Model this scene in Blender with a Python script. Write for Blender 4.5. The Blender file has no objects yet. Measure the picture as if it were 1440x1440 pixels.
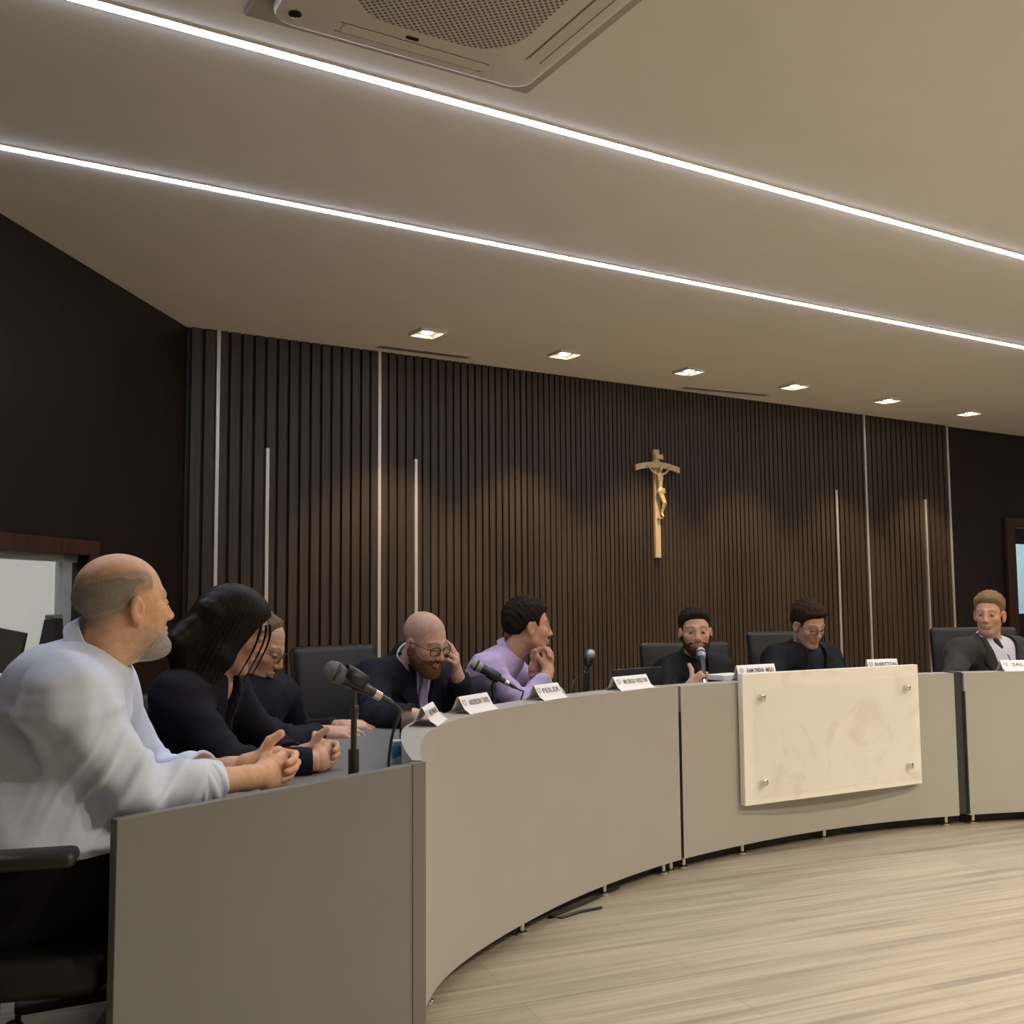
import bpy, bmesh, math, random
import numpy as np
import openvdb
STRIP_E, LAMP_E, DL_W, FILL_W, ADJ_W, COR_W, EXPO = 66.0, 60.0, 135.0, 228.0, 62.0, 45.0, 0.0
from mathutils import Vector, Matrix, Euler

random.seed(7); rng = np.random.default_rng(7)
PI = math.pi
SC = bpy.context.scene
COL = SC.collection
rad = math.radians

# ------------------------------------------------------------------ camera frame (metres; camera stands over the origin)
F = 1450.0; HC = 1.25; PITCH = math.atan(118 / F); ROLL = rad(-0.46)
FW = np.array([0, math.cos(PITCH), math.sin(PITCH)])
_r = np.array([1.0, 0, 0]); _u = np.cross(_r, FW)
RT = math.cos(ROLL) * _r + math.sin(ROLL) * _u
UP = -math.sin(ROLL) * _r + math.cos(ROLL) * _u
EYE = np.array([0, 0, HC])
def at(px, py, Y):
    """the place at depth Y (metres along the floor) where the photograph shows pixel (px, py)"""
    d = FW + RT * (px - 720) / F - UP * (py - 720) / F
    return EYE + d * (Y / d[1])
def onz(px, py, z):
    d = FW + RT * (px - 720) / F - UP * (py - 720) / F
    return EYE + d * ((z - HC) / d[2])
V = lambda *a: np.array(a, float)
def nrm(v):
    v = np.asarray(v, float); return v / (np.linalg.norm(v) + 1e-12)

# ------------------------------------------------------------------ materials
MATS = {}
def mat(name, color=(.5, .5, .5), rough=.5, metal=0.0, var=0.0, vscale=30, bump=0.0, bscale=200, spec=.5, emit=None, estr=0, trans=0, alpha=1, coat=0, sheen=0):
    if name in MATS: return MATS[name]
    m = bpy.data.materials.new(name); m.use_nodes = True; MATS[name] = m
    nt = m.node_tree; b = nt.nodes['Principled BSDF']
    b.inputs['Base Color'].default_value = (*color, 1); b.inputs['Roughness'].default_value = rough
    b.inputs['Metallic'].default_value = metal; b.inputs['Specular IOR Level'].default_value = spec
    if coat: b.inputs['Coat Weight'].default_value = coat
    if sheen: b.inputs['Sheen Weight'].default_value = sheen
    if trans: b.inputs['Transmission Weight'].default_value = trans
    if alpha < 1: b.inputs['Alpha'].default_value = alpha
    if emit: b.inputs['Emission Color'].default_value = (*emit, 1); b.inputs['Emission Strength'].default_value = estr
    tc = nt.nodes.new('ShaderNodeTexCoord')
    if var:
        n = nt.nodes.new('ShaderNodeTexNoise'); n.inputs['Scale'].default_value = vscale; n.inputs['Detail'].default_value = 5
        nt.links.new(tc.outputs['Object'], n.inputs['Vector'])
        r = nt.nodes.new('ShaderNodeValToRGB'); r.color_ramp.elements[0].position = .3; r.color_ramp.elements[1].position = .7
        r.color_ramp.elements[0].color = (*[c * (1 - var) for c in color], 1)
        r.color_ramp.elements[1].color = (*[min(1, c * (1 + var)) for c in color], 1)
        nt.links.new(n.outputs['Fac'], r.inputs['Fac']); nt.links.new(r.outputs['Color'], b.inputs['Base Color'])
    if bump:
        n = nt.nodes.new('ShaderNodeTexNoise'); n.inputs['Scale'].default_value = bscale; n.inputs['Detail'].default_value = 3
        nt.links.new(tc.outputs['Object'], n.inputs['Vector'])
        bp = nt.nodes.new('ShaderNodeBump'); bp.inputs['Strength'].default_value = bump; bp.inputs['Distance'].default_value = .002
        nt.links.new(n.outputs['Fac'], bp.inputs['Height']); nt.links.new(bp.outputs['Normal'], b.inputs['Normal'])
    return m
def ramp(nt, fac, stops):
    r = nt.nodes.new('ShaderNodeValToRGB'); e = r.color_ramp.elements
    while len(e) < len(stops): e.new(.5)
    for i, (p, c) in enumerate(stops): e[i].position = p; e[i].color = (*c, 1)
    nt.links.new(fac, r.inputs['Fac']); return r.outputs['Color']
def grain_mat(name, scale, c0, c1, c2, rough=.45, rotz=0.0, detail=6, bump=.15, lo=.3, hi=.72):
    """wood grain: noise stretched by scale (x, y, z) in object space"""
    m = bpy.data.materials.new(name); m.use_nodes = True; MATS[name] = m
    nt = m.node_tree; b = nt.nodes['Principled BSDF']; b.inputs['Roughness'].default_value = rough; b.inputs['Specular IOR Level'].default_value = .32
    tc = nt.nodes.new('ShaderNodeTexCoord'); mp0 = nt.nodes.new('ShaderNodeMapping'); mp0.inputs['Rotation'].default_value = (0, 0, rotz)
    nt.links.new(tc.outputs['Object'], mp0.inputs['Vector'])
    mp = nt.nodes.new('ShaderNodeMapping'); mp.inputs['Scale'].default_value = scale
    nt.links.new(mp0.outputs['Vector'], mp.inputs['Vector'])
    n = nt.nodes.new('ShaderNodeTexNoise'); n.inputs['Scale'].default_value = 1; n.inputs['Detail'].default_value = detail; n.inputs['Roughness'].default_value = .62; n.inputs['Distortion'].default_value = .25
    nt.links.new(mp.outputs['Vector'], n.inputs['Vector'])
    col = ramp(nt, n.outputs['Fac'], [(lo, c0), ((lo + hi) / 2, c1), (hi, c2)])
    nt.links.new(col, b.inputs['Base Color'])
    if bump:
        bp = nt.nodes.new('ShaderNodeBump'); bp.inputs['Strength'].default_value = bump; bp.inputs['Distance'].default_value = .002
        nt.links.new(n.outputs['Fac'], bp.inputs['Height']); nt.links.new(bp.outputs['Normal'], b.inputs['Normal'])
    return m

# ------------------------------------------------------------------ object helpers
def tag(o, label=None, cat=None, group=None, kind=None):
    if label: o['label'] = label
    if cat: o['category'] = cat
    if group: o['group'] = group
    if kind: o['kind'] = kind
    return o
def link(name, me, m=None, parent=None, smooth=False):
    o = bpy.data.objects.new(name, me); COL.objects.link(o)
    if m is not None:
        for mm in (m if isinstance(m, (list, tuple)) else [m]): me.materials.append(mm)
    if smooth: me.polygons.foreach_set('use_smooth', [True] * len(me.polygons))
    if parent is not None:
        # meshes are written in world coordinates; bring them into the parent's frame
        me.transform(world_of(parent).inverted()); o.parent = parent
    return o
def world_of(o):
    w = Matrix.LocRotScale(o.location, o.rotation_euler, o.scale)
    return (world_of(o.parent) @ w) if o.parent else w
def obj(name, bm, m=None, parent=None, smooth=False, auto=None):
    me = bpy.data.meshes.new(name); bmesh.ops.recalc_face_normals(bm, faces=bm.faces); bm.to_mesh(me); bm.free()
    o = link(name, me, m, parent, smooth)
    if auto is not None: me.polygons.foreach_set('use_smooth', [True] * len(me.polygons)); me.set_sharp_from_angle(angle=rad(auto))
    return o
def empty(name, loc, rotz=0, label=None, cat=None, group=None):
    o = bpy.data.objects.new(name, None); COL.objects.link(o); o.empty_display_size = .1
    o.location = Vector(loc); o.rotation_euler = (0, 0, rotz)
    return tag(o, label, cat, group)
def BM(): return bmesh.new()
def basis(x, y, z, o=(0, 0, 0)):
    return Matrix(((x[0], y[0], z[0], o[0]), (x[1], y[1], z[1], o[1]), (x[2], y[2], z[2], o[2]), (0, 0, 0, 1)))
def T(o=(0, 0, 0), rz=0.0): return Matrix.Translation(Vector(o)) @ Matrix.Rotation(rz, 4, 'Z')
def box(bm, c, s, M=None, bev=0, seg=2):
    r = bmesh.ops.create_cube(bm, size=1, matrix=Matrix.Translation(Vector(c)) @ Matrix.Diagonal((*s, 1)))
    vs = r['verts']
    if bev:
        es = list({e for v in vs for e in v.link_edges})
        rr = bmesh.ops.bevel(bm, geom=es, offset=bev, segments=seg, affect='EDGES', profile=.5)
        vs = list({v for f in rr['faces'] for v in f.verts} | {v for v in vs if v.is_valid})
        vs = list({w for v in vs for f in v.link_faces for w in f.verts})
    if M is not None: bmesh.ops.transform(bm, matrix=M, verts=vs)
    return vs
def lathe(bm, prof, M=None, n=24, cap=True):
    rings = []
    for r, z in prof:
        rings.append([bm.verts.new((r * math.cos(2 * PI * i / n), r * math.sin(2 * PI * i / n), z)) for i in range(n)])
    for a, b in zip(rings, rings[1:]):
        for i in range(n): bm.faces.new((a[i], a[(i + 1) % n], b[(i + 1) % n], b[i]))
    if cap:
        bm.faces.new(rings[0][::-1]); bm.faces.new(rings[-1])
    if M is not None: bmesh.ops.transform(bm, matrix=M, verts=[v for r in rings for v in r])
def tube(bm, pts, r, n=8, cap=True):
    pts = [np.asarray(p, float) for p in pts]; rs = r if hasattr(r, '__len__') else [r] * len(pts)
    rings = []; prev = None
    for i, p in enumerate(pts):
        t = nrm(pts[min(i + 1, len(pts) - 1)] - pts[max(i - 1, 0)])
        if prev is None:
            a = V(0, 0, 1) if abs(t[2]) < .9 else V(1, 0, 0); x = nrm(np.cross(a, t))
        else: x = nrm(prev - t * (prev @ t))
        prev = x; y = np.cross(t, x)
        rings.append([bm.verts.new(p + rs[i] * (math.cos(2 * PI * k / n) * x + math.sin(2 * PI * k / n) * y)) for k in range(n)])
    for a, b in zip(rings, rings[1:]):
        for i in range(n): bm.faces.new((a[i], a[(i + 1) % n], b[(i + 1) % n], b[i]))
    if cap: bm.faces.new(rings[0][::-1]); bm.faces.new(rings[-1])
def frame_of(axis, o=(0, 0, 0), hint=(0, 0, 1)):
    """matrix whose z runs along axis"""
    z = nrm(axis); h = np.array(hint, float)
    if abs(z @ h) > .95: h = V(1, 0, 0)
    x = nrm(np.cross(h, z)); y = np.cross(z, x)
    return basis(x, y, z, o)
def prism(bm, poly, z0, z1):
    a = [bm.verts.new((p[0], p[1], z0)) for p in poly]; b = [bm.verts.new((p[0], p[1], z1)) for p in poly]; n = len(poly)
    bm.faces.new(a[::-1]); bm.faces.new(b)
    for i in range(n): bm.faces.new((a[i], a[(i + 1) % n], b[(i + 1) % n], b[i]))
def bez(p0, p1, p2, p3, n=16):
    return [(1 - t) ** 3 * np.asarray(p0) + 3 * t * (1 - t) ** 2 * np.asarray(p1) + 3 * t * t * (1 - t) * np.asarray(p2) + t ** 3 * np.asarray(p3) for t in np.linspace(0, 1, n)]
# ------------------------------------------------------------------ room
CZ = 3.05
D2 = V(.8447, .5352); N2 = V(.5352, -.8447)           # back wall: along it, and out of it into the room
CR = V(1.205, 8.868)                                    # middle of the slatted wall
def wp(s, out, z): p = CR + D2 * s + N2 * out; return V(p[0], p[1], z)
WM = basis((D2[0], D2[1], 0), (N2[0], N2[1], 0), (0, 0, 1), (CR[0], CR[1], 0))   # local: x along the wall, y out of it, z up
A0 = CR + D2 * (-3.975)
LD = nrm(V(-.1087, -.994)); LN = V(-LD[1], LD[0])       # left wall direction and inward normal
if LN @ (V(0, 0) - A0) < 0: LN = -LN
E0 = A0 + LD * 10.2
B0 = CR + D2 * 7.6
C0 = B0 + N2 * 9.5
D0 = E0 + V(4.5, -.9)
ROOM = [A0, B0, C0, D0, E0]

wood_dark = grain_mat('dark_wood_veneer', (55, 55, 1.1), (.0055, .0026, .0017), (.012, .0058, .0037), (.021, .0105, .007), rough=.42)
wood_slat = grain_mat('dark_wood_slat', (26, 26, .7), (.031, .0205, .0135), (.047, .0318, .0212), (.063, .0435, .030), rough=.5, lo=.25, hi=.75)
wood_gap = mat('slat_backing', (.012, .008, .006), .7)
wood_red = grain_mat('reddish_wood_frame', (30, 30, 2), (.035, .013, .008), (.055, .021, .012), (.075, .03, .018), rough=.4)
paint = mat('ceiling_paint', (.78, .755, .71), .85, var=.02, vscale=3)
wall_paint = mat('wall_paint', (.80, .77, .71), .9, var=.02, vscale=3)
white_paint = mat('white_room_paint', (.80, .80, .78), .8, var=.02, vscale=3)
alu = mat('brushed_aluminium', (.62, .58, .54), .38, metal=.55, var=.05, vscale=60)
grey_alu = mat('grey_green_metal', (.36, .40, .38), .45, metal=.2)
white_plastic = mat('white_plastic', (.66, .62, .56), .42, var=.015, vscale=8)
black_gloss = mat('black_gloss', (.008, .008, .009), .2)
black_soft = mat('black_plastic', (.012, .012, .013), .45, bump=.1)

# floor: pale wood planks, grain running at its own angle
def floor_mat():
    m = bpy.data.materials.new('pale_wood_planks'); m.use_nodes = True; nt = m.node_tree; b = nt.nodes['Principled BSDF']
    b.inputs['Roughness'].default_value = .42
    tc = nt.nodes.new('ShaderNodeTexCoord'); mr = nt.nodes.new('ShaderNodeMapping'); mr.inputs['Rotation'].default_value = (0, 0, -rad(22))
    nt.links.new(tc.outputs['Object'], mr.inputs['Vector'])
    def noise(sc, det, dist=0.3):
        mp = nt.nodes.new('ShaderNodeMapping'); mp.inputs['Scale'].default_value = sc; nt.links.new(mr.outputs['Vector'], mp.inputs['Vector'])
        n = nt.nodes.new('ShaderNodeTexNoise'); n.inputs['Scale'].default_value = 1; n.inputs['Detail'].default_value = det; n.inputs['Distortion'].default_value = dist
        nt.links.new(mp.outputs['Vector'], n.inputs['Vector']); return n.outputs['Fac']
    c1 = ramp(nt, noise((.9, 17, 1), 5), [(.30, (.265, .225, .17)), (.48, (.385, .335, .25)), (.72, (.46, .405, .305))])
    c2 = ramp(nt, noise((1.6, 60, 1), 4), [(.3, (.80, .79, .78)), (.62, (1.04, 1.03, 1.0))])
    mx = nt.nodes.new('ShaderNodeMix'); mx.data_type = 'RGBA'; mx.blend_type = 'MULTIPLY'; mx.inputs['Factor'].default_value = 1
    nt.links.new(c1, mx.inputs[6]); nt.links.new(c2, mx.inputs[7])
    br = nt.nodes.new('ShaderNodeTexBrick'); br.inputs['Scale'].default_value = 1; br.inputs['Brick Width'].default_value = 1.25; br.inputs['Row Height'].default_value = .19
    br.inputs['Mortar Size'].default_value = .0012; br.inputs['Color1'].default_value = (.93, .93, .93, 1); br.inputs['Color2'].default_value = (1.03, 1.03, 1.02, 1); br.inputs['Mortar'].default_value = (.6, .57, .52, 1)
    nt.links.new(mr.outputs['Vector'], br.inputs['Vector'])
    m2 = nt.nodes.new('ShaderNodeMix'); m2.data_type = 'RGBA'; m2.blend_type = 'MULTIPLY'; m2.inputs['Factor'].default_value = 1
    nt.links.new(mx.outputs[2], m2.inputs[6]); nt.links.new(br.outputs['Color'], m2.inputs[7])
    nt.links.new(m2.outputs[2], b.inputs['Base Color'])
    return m
def struct(name, bm, m, parent=None, label=None, **k):
    o = obj(name, bm, m, parent, **k)
    if parent is None: o['kind'] = 'structure'
    return o
bm = BM(); prism(bm, ROOM, -.08, 0); struct('floor', bm, floor_mat())
bm = BM(); prism(bm, ROOM, CZ, CZ + .1); struct('ceiling', bm, paint)

# openings are boxes left out of the wall by building it from rectangles (u along wall, z up)
def wall_with_hole(name, p0, du, length, nout, thick, m, holes):
    bm = BM(); du = np.asarray(du); nn = np.asarray(nout)
    us = sorted({0, length, *[h[0] for h in holes], *[h[1] for h in holes]})
    Mx = basis((du[0], du[1], 0), (nn[0], nn[1], 0), (0, 0, 1), (p0[0], p0[1], 0))
    for a, b in zip(us, us[1:]):
        zs = [(0, CZ)]
        for h in holes:
            if a >= h[0] - 1e-6 and b <= h[1] + 1e-6: zs = [(z0, z1) for z0, z1 in ((0, h[2]), (h[3], CZ)) if z1 - z0 > 1e-3]
        for z0, z1 in zs: box(bm, ((a + b) / 2, -thick / 2, (z0 + z1) / 2), (b - a, thick, z1 - z0), Mx)
    return struct(name, bm, m)
# back wall; the doorway lies right of the slatted field
DOOR = (3.975 + 5.31, 3.975 + 6.22, 0, 1.985)
wb = wall_with_hole('wall_back', A0, D2, 7.6 + 3.975, N2, .12, wood_dark, [DOOR])
# vertical slats: narrow at the middle, wider towards both ends
bm = BM(); seams = []
for sgn, end in ((-1, 3.975), (1, 4.115)):
    s = 0.0
    while s < end:
        p = .0405 + .0125 * (s + .02)
        w = p * .74; a, b = s + p * .13, min(s + p * .13 + w, end)
        if b - a > .01: box(bm, (sgn * (a + b) / 2, .014, CZ / 2), (b - a, .028, CZ), WM)
        s += p
struct('slat_cladding', bm, wood_slat, wb)
bm = BM(); box(bm, (.07, .0015, CZ / 2), (8.09, .003, CZ), WM); struct('slat_backing', bm, wood_gap, wb)
# aluminium light profiles set into the slats: four full height, four short
k = 1
for s, top in ((-3.772, CZ), (-3.425, 2.274), (-2.587, CZ), (-2.289, 2.272), (2.331, 2.263), (2.78, CZ), (3.715, 2.231), (4.135, CZ)):
    bm = BM(); box(bm, (s, .020, top / 2), (.026, .036, top), WM, .003, 1); struct('trim_%d' % k, bm, alu); k += 1
# other walls
t0 = 1.21; WIN = (t0, 2.6, .80, 1.487)
wall_with_hole('wall_left', A0, LD, 10.2, LN, .12, wood_dark, [WIN])
def plain_wall(name, a, b, m):
    d = nrm(b - a); n = V(-d[1], d[0]); c = sum(ROOM) / 5
    if n @ (c - a) < 0: n = -n
    bm = BM(); box(bm, (np.linalg.norm(b - a) / 2, -.06, CZ / 2), (np.linalg.norm(b - a), .12, CZ), basis((d[0], d[1], 0), (n[0], n[1], 0), (0, 0, 1), (a[0], a[1], 0)))
    struct(name, bm, m)
plain_wall('wall_right', B0, C0, wall_paint); plain_wall('wall_front', C0, D0, wall_paint); plain_wall('wall_side', D0, E0, wall_paint)

# window in the left wall: reddish wood architrave, grey-green metal frame, a pale room behind
LM = basis((LD[0], LD[1], 0), (LN[0], LN[1], 0), (0, 0, 1), (A0[0], A0[1], 0))
win = empty('window_1', (A0[0] + LD[0] * 1.9, A0[1] + LD[1] * 1.9, .8)); win['kind'] = 'structure'
u0, u1, z0, z1 = WIN
bm = BM()
for c, s in ((((u0 + u1) / 2, .006, z1 + .037), (u1 - u0 + .19, .035, .078)), (((u0 + u1) / 2, .006, z0 - .037), (u1 - u0 + .19, .035, .078)),
             ((u0 - .047, .006, (z0 + z1) / 2), (.094, .035, z1 - z0)), ((u1 + .047, .006, (z0 + z1) / 2), (.094, .035, z1 - z0))): box(bm, c, s, LM, .004, 1)
obj('window_frame', bm, wood_red, win)
bm = BM()
for c, s in ((((u0 + u1) / 2, -.075, z1 - .02), (u1 - u0, .05, .04)), (((u0 + u1) / 2, -.075, z0 + .02), (u1 - u0, .05, .04)),
             ((u0 + .10, -.075, (z0 + z1) / 2), (.09, .05, z1 - z0)), ((u1 - .06, -.075, (z0 + z1) / 2), (.09, .05, z1 - z0))): box(bm, c, s, LM, .003, 1)
obj('metal_frame', bm, grey_alu, win)
glass = mat('clear_glass', (.95, .97, .97), .02, trans=1.0, spec=.4)
bm = BM(); box(bm, ((u0 + u1) / 2, -.075, (z0 + z1) / 2), (u1 - u0 - .1, .006, z1 - z0 - .06), LM); obj('pane', bm, glass, win)
# the adjoining room behind that window
bm = BM()
for c, s in (((1.5, -2.7, 1.4), (4.6, .1, 2.8)), ((-.85, -1.42, 1.4), (.1, 2.5, 2.8)), ((3.85, -1.42, 1.4), (.1, 2.5, 2.8)), ((1.5, -1.42, 2.85), (4.6, 2.6, .1))): box(bm, c, s, LM)
struct('wall_adjoining', bm, white_paint)
bm = BM(); box(bm, (1.5, -1.42, -.04), (4.6, 2.6, .08), LM); struct('floor_adjoining', bm, mat('grey_floor', (.3, .3, .29), .6))

# door right of the slats: reddish frame, dark leaf with a bright glazed panel
dr = empty('door_1', wp(5.76, 0, 0)); dr['kind'] = 'structure'
bm = BM()
box(bm, (5.765, .012, 2.037), (1.24, .05, .105), WM, .004, 1)
for sx in (5.225, 6.305): box(bm, (sx, .012, .992), (.16, .05, 1.985), WM, .004, 1)
obj('door_frame', bm, wood_red, dr)
bm = BM(); gl = (5.44, 6.09, 1.0, 1.80)
for c, s in (((5.375, -.07, .99), (.13, .04, 1.975)), ((6.155, -.07, .99), (.13, .04, 1.975)), ((5.765, -.07, 1.89), (.65, .04, .18)), ((5.765, -.07, .5), (.65, .04, 1.0))): box(bm, c, s, WM)
obj('door_leaf', bm, wood_dark, dr)
bm = BM(); box(bm, (5.765, -.07, 1.4), (.65, .008, .8), WM); obj('pane', bm, glass, dr)
bm = BM(); tube(bm, [wp(6.02, -.05, 1.02), wp(6.02, -.01, 1.02), wp(5.91, -.005, 1.02)], .009); obj('handle', bm, alu, dr)
bm = BM()
for c, s in (((5.76, -1.7, 1.4), (3.2, .1, 2.8)), ((4.2, -.9, 1.4), (.1, 1.5, 2.8)), ((7.35, -.9, 1.4), (.1, 1.5, 2.8)), ((5.76, -.9, 2.85), (3.2, 1.6, .1))): box(bm, c, s, WM)
struct('wall_corridor', bm, mat('corridor_paint', (.62, .76, .78), .8))
bm = BM(); box(bm, (5.76, -.9, -.04), (3.2, 1.6, .08), WM); struct('floor_corridor', bm, MATS['grey_floor'])

# ------------------------------------------------------------------ ceiling lights
def light(name, kind, loc, energy, color, rot=None, **k):
    l = bpy.data.lights.new(name, kind); l.energy = energy; l.color = color
    for a, b in k.items(): setattr(l, a, b)
    o = bpy.data.objects.new(name, l); COL.objects.link(o); o.location = Vector(loc)
    if rot is not None: o.rotation_euler = rot
    return o
led = mat('led_diffuser', (1, 1, 1), .5, emit=(.80, .84, 1.0), estr=STRIP_E)
for (a, b, lab) in (((-1.373, 2.908), (2.77, 5.429), 'white LED strip set in the ceiling, passing right under the air conditioner'),
                    ((-2.024, 3.967), (3.787, 7.486), 'white LED strip set in the ceiling nearer the row of square downlights')):
    a, b = V(*a), V(*b); d = nrm(b - a)
    # from the left wall across to the far right
    t = ((A0 - a) @ LN + .03) / (d @ LN); p = a + d * t; q = b + d * 4.2
    L = np.linalg.norm(q - p); Mx = basis((d[0], d[1], 0), (-d[1], d[0], 0), (0, 0, 1), (p[0], p[1], 0))
    r = empty('light_strip', (*((p + q) / 2), CZ), 0, lab, 'strip light', 'LED strips across the ceiling')
    bm = BM(); box(bm, (L / 2, 0, CZ - .003), (L, .031, .011), Mx, .002, 1); obj('diffuser', bm, led, r)
    bm = BM()
    for s in (-1, 1): box(bm, (L / 2, s * .019, CZ - .002), (L, .007, .006), Mx)
    obj('profile', bm, white_plastic, r)
DL = [(-.568, 6.917), (.402, 7.572), (1.437, 8.194), (2.457, 8.826), (3.517, 9.521), (4.593, 10.245)]
names = ['leftmost', 'second from left', 'third from left', 'fourth from left', 'fifth from left', 'rightmost']
lampw = mat('lamp_glow', (1, 1, 1), .5, emit=(1.0, .86, .66), estr=LAMP_E)
refl = mat('lamp_reflector', (.85, .80, .72), .4)
def downlight(p, lab, group, tilt=0, energy=DL_W, first=[None]):
    Mx = basis((D2[0], D2[1], 0), (N2[0], N2[1], 0), (0, 0, 1), (p[0], p[1], CZ))
    r = empty('recessed_downlight', (p[0], p[1], CZ), math.atan2(D2[1], D2[0]), lab, 'downlight', group)
    if first[0] is None:
        W = .092
        bm = BM()
        for s in (-1, 1):
            box(bm, (s * W, 0, -.009), (.013, 2 * W + .013, .024), Mx, .002, 1); box(bm, (0, s * W, -.009), (2 * W - .013, .013, .024), Mx, .002, 1)
        f = obj('frame', bm, white_plastic, r)
        bm = BM()   # shallow reflector tray
        for s in (-1, 1):
            box(bm, (s * (W - .009), 0, -.0045), (.004, 2 * W - .014, .009), Mx); box(bm, (0, s * (W - .009), -.0045), (2 * W - .014, .004, .009), Mx)
        box(bm, (0, 0, -.0012), (2 * W - .02, 2 * W - .02, .0024), Mx)
        t = obj('reflector', bm, refl, r)
        bm = BM(); lathe(bm, [(.001, -.012), (.025, -.011), (.036, -.007), (.040, -.0024)], Mx, 20); l = obj('lamp', bm, lampw, r, True)
        first[0] = r
    else:
        for ch in first[0].children:
            c = ch.copy(); COL.objects.link(c); c.parent = r; c.matrix_parent_inverse = Matrix.Identity(4)
    s = light('downlight_beam', 'SPOT', (p[0], p[1], CZ - .03), energy, (1, .74, .46), (0, 0, 0), spot_size=rad(84), spot_blend=.55, shadow_soft_size=.035)
    return r
for i, p in enumerate(DL):
    downlight(p, 'square recessed downlight near the slatted wall, %s of the six in the row' % names[i], 'square downlights along the slatted wall')

# ------------------------------------------------------------------ ceiling cassette air conditioner
d = nrm(V(.862, .507)); n = V(d[1], -d[0]); cc = V(.05, 3.478) - .455 * d + .455 * n
AM = basis((d[0], d[1], 0), (n[0], n[1], 0), (0, 0, 1), (cc[0], cc[1], CZ))
ac = empty('air_conditioner', (cc[0], cc[1], CZ), 0, 'white square ceiling cassette air conditioner with a perforated grille', 'air conditioner')
bm = BM(); box(bm, (0, -.002, -.006), (1.02, 1.03, .012), AM, .004, 1); obj('mounting_plate', bm, mat('warm_grey_plate', (.42, .385, .33), .7), ac)  # spacer plate in its own warm grey
def rounded(w, h, r, n=6):
    pts = []
    for cx, cy, a0 in ((w / 2 - r, h / 2 - r, 0), (-w / 2 + r, h / 2 - r, 90), (-w / 2 + r, -h / 2 + r, 180), (w / 2 - r, -h / 2 + r, 270)):
        for k in range(n + 1): a = rad(a0 + 90 * k / n); pts.append((cx + r * math.cos(a), cy + r * math.sin(a)))
    return pts
def loft(bm, loops, M=None, capa=True, capb=True):
    rings = [[bm.verts.new((x, y, z)) for x, y in l] for l, z in loops]; m_ = len(rings[0])
    for a, b in zip(rings, rings[1:]):
        for i in range(m_): bm.faces.new((a[i], a[(i + 1) % m_], b[(i + 1) % m_], b[i]))
    if capa: bm.faces.new(rings[0])
    if capb: bm.faces.new(rings[-1])
    if M is not None: bmesh.ops.transform(bm, matrix=M, verts=[v for r in rings for v in r])
bm = BM(); loft(bm, [(rounded(.91, .91, .07), -.012), (rounded(.91, .91, .07), -.030), (rounded(.90, .90, .066), -.040), (rounded(.87, .87, .06), -.044)], AM)
obj('panel', bm, white_plastic, ac, auto=40)
def perf():
    m = bpy.data.materials.new('perforated_grille'); m.use_nodes = True; nt = m.node_tree; b = nt.nodes['Principled BSDF']; b.inputs['Roughness'].default_value = .5
    tc = nt.nodes.new('ShaderNodeTexCoord'); sp = nt.nodes.new('ShaderNodeSeparateXYZ'); nt.links.new(tc.outputs['UV'], sp.inputs[0])
    def mth(op, a, b_=None):
        x = nt.nodes.new('ShaderNodeMath'); x.operation = op
        for i, q in enumerate((a, b_)):
            if q is None: continue
            if isinstance(q, (int, float)): x.inputs[i].default_value = q
            else: nt.links.new(q, x.inputs[i])
        return x.outputs[0]
    s1 = mth('SINE', mth('MULTIPLY', sp.outputs[0], 2 * PI / .0225)); s2 = mth('SINE', mth('MULTIPLY', sp.outputs[1], 2 * PI / .0225))
    g = mth('GREATER_THAN', mth('MULTIPLY', s1, s2), .22)
    col = ramp(nt, g, [(0, (.56, .53, .48)), (1, (.09, .085, .08))]); nt.links.new(col, b.inputs['Base Color']); return m
bm = BM(); uv = bm.loops.layers.uv.new('UVMap')
loft(bm, [(rounded(.56, .56, .15), -.0435), (rounded(.56, .56, .15), -.047), (rounded(.55, .55, .145), -.048)], None)
for f in bm.faces:
    for lp in f.loops: lp[uv].uv = (lp.vert.co.x, lp.vert.co.y)
bmesh.ops.transform(bm, matrix=AM, verts=bm.verts); obj('grille', bm, perf(), ac)
for k in range(4):
    Mk = AM @ Matrix.Rotation(k * PI / 2, 4, 'Z')
    bm = BM(); loft(bm, [(rounded(.50, .050, .012, 3), -.0435), (rounded(.49, .044, .011, 3), -.0475)], Mk @ Matrix.Translation((0, .375, 0)))
    lv = obj('louver', bm, white_plastic, ac)
    bm = BM()
    for dy in (-.026, .027): box(bm, (0, .375 + dy, -.0442), (.52, .0045, .0012), Mk)
    obj('slot', bm, mat('louver_gap', (.16, .14, .12), .7), lv)
bm = BM(); lathe(bm, [(.020, -.0435), (.020, -.047), (.015, -.0485)], AM @ Matrix.Translation((-.395, -.395 + .02, 0))); obj('sensor', bm, black_gloss, ac)
bm = BM(); loft(bm, [(rounded(.045, .016, .007, 3), -.0435), (rounded(.043, .014, .006, 3), -.0475)], AM @ Matrix.Translation((-.03, .325, 0)) if False else AM @ Matrix.Translation((-.03, -.325, 0)))
obj('indicator', bm, black_gloss, ac)
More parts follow.
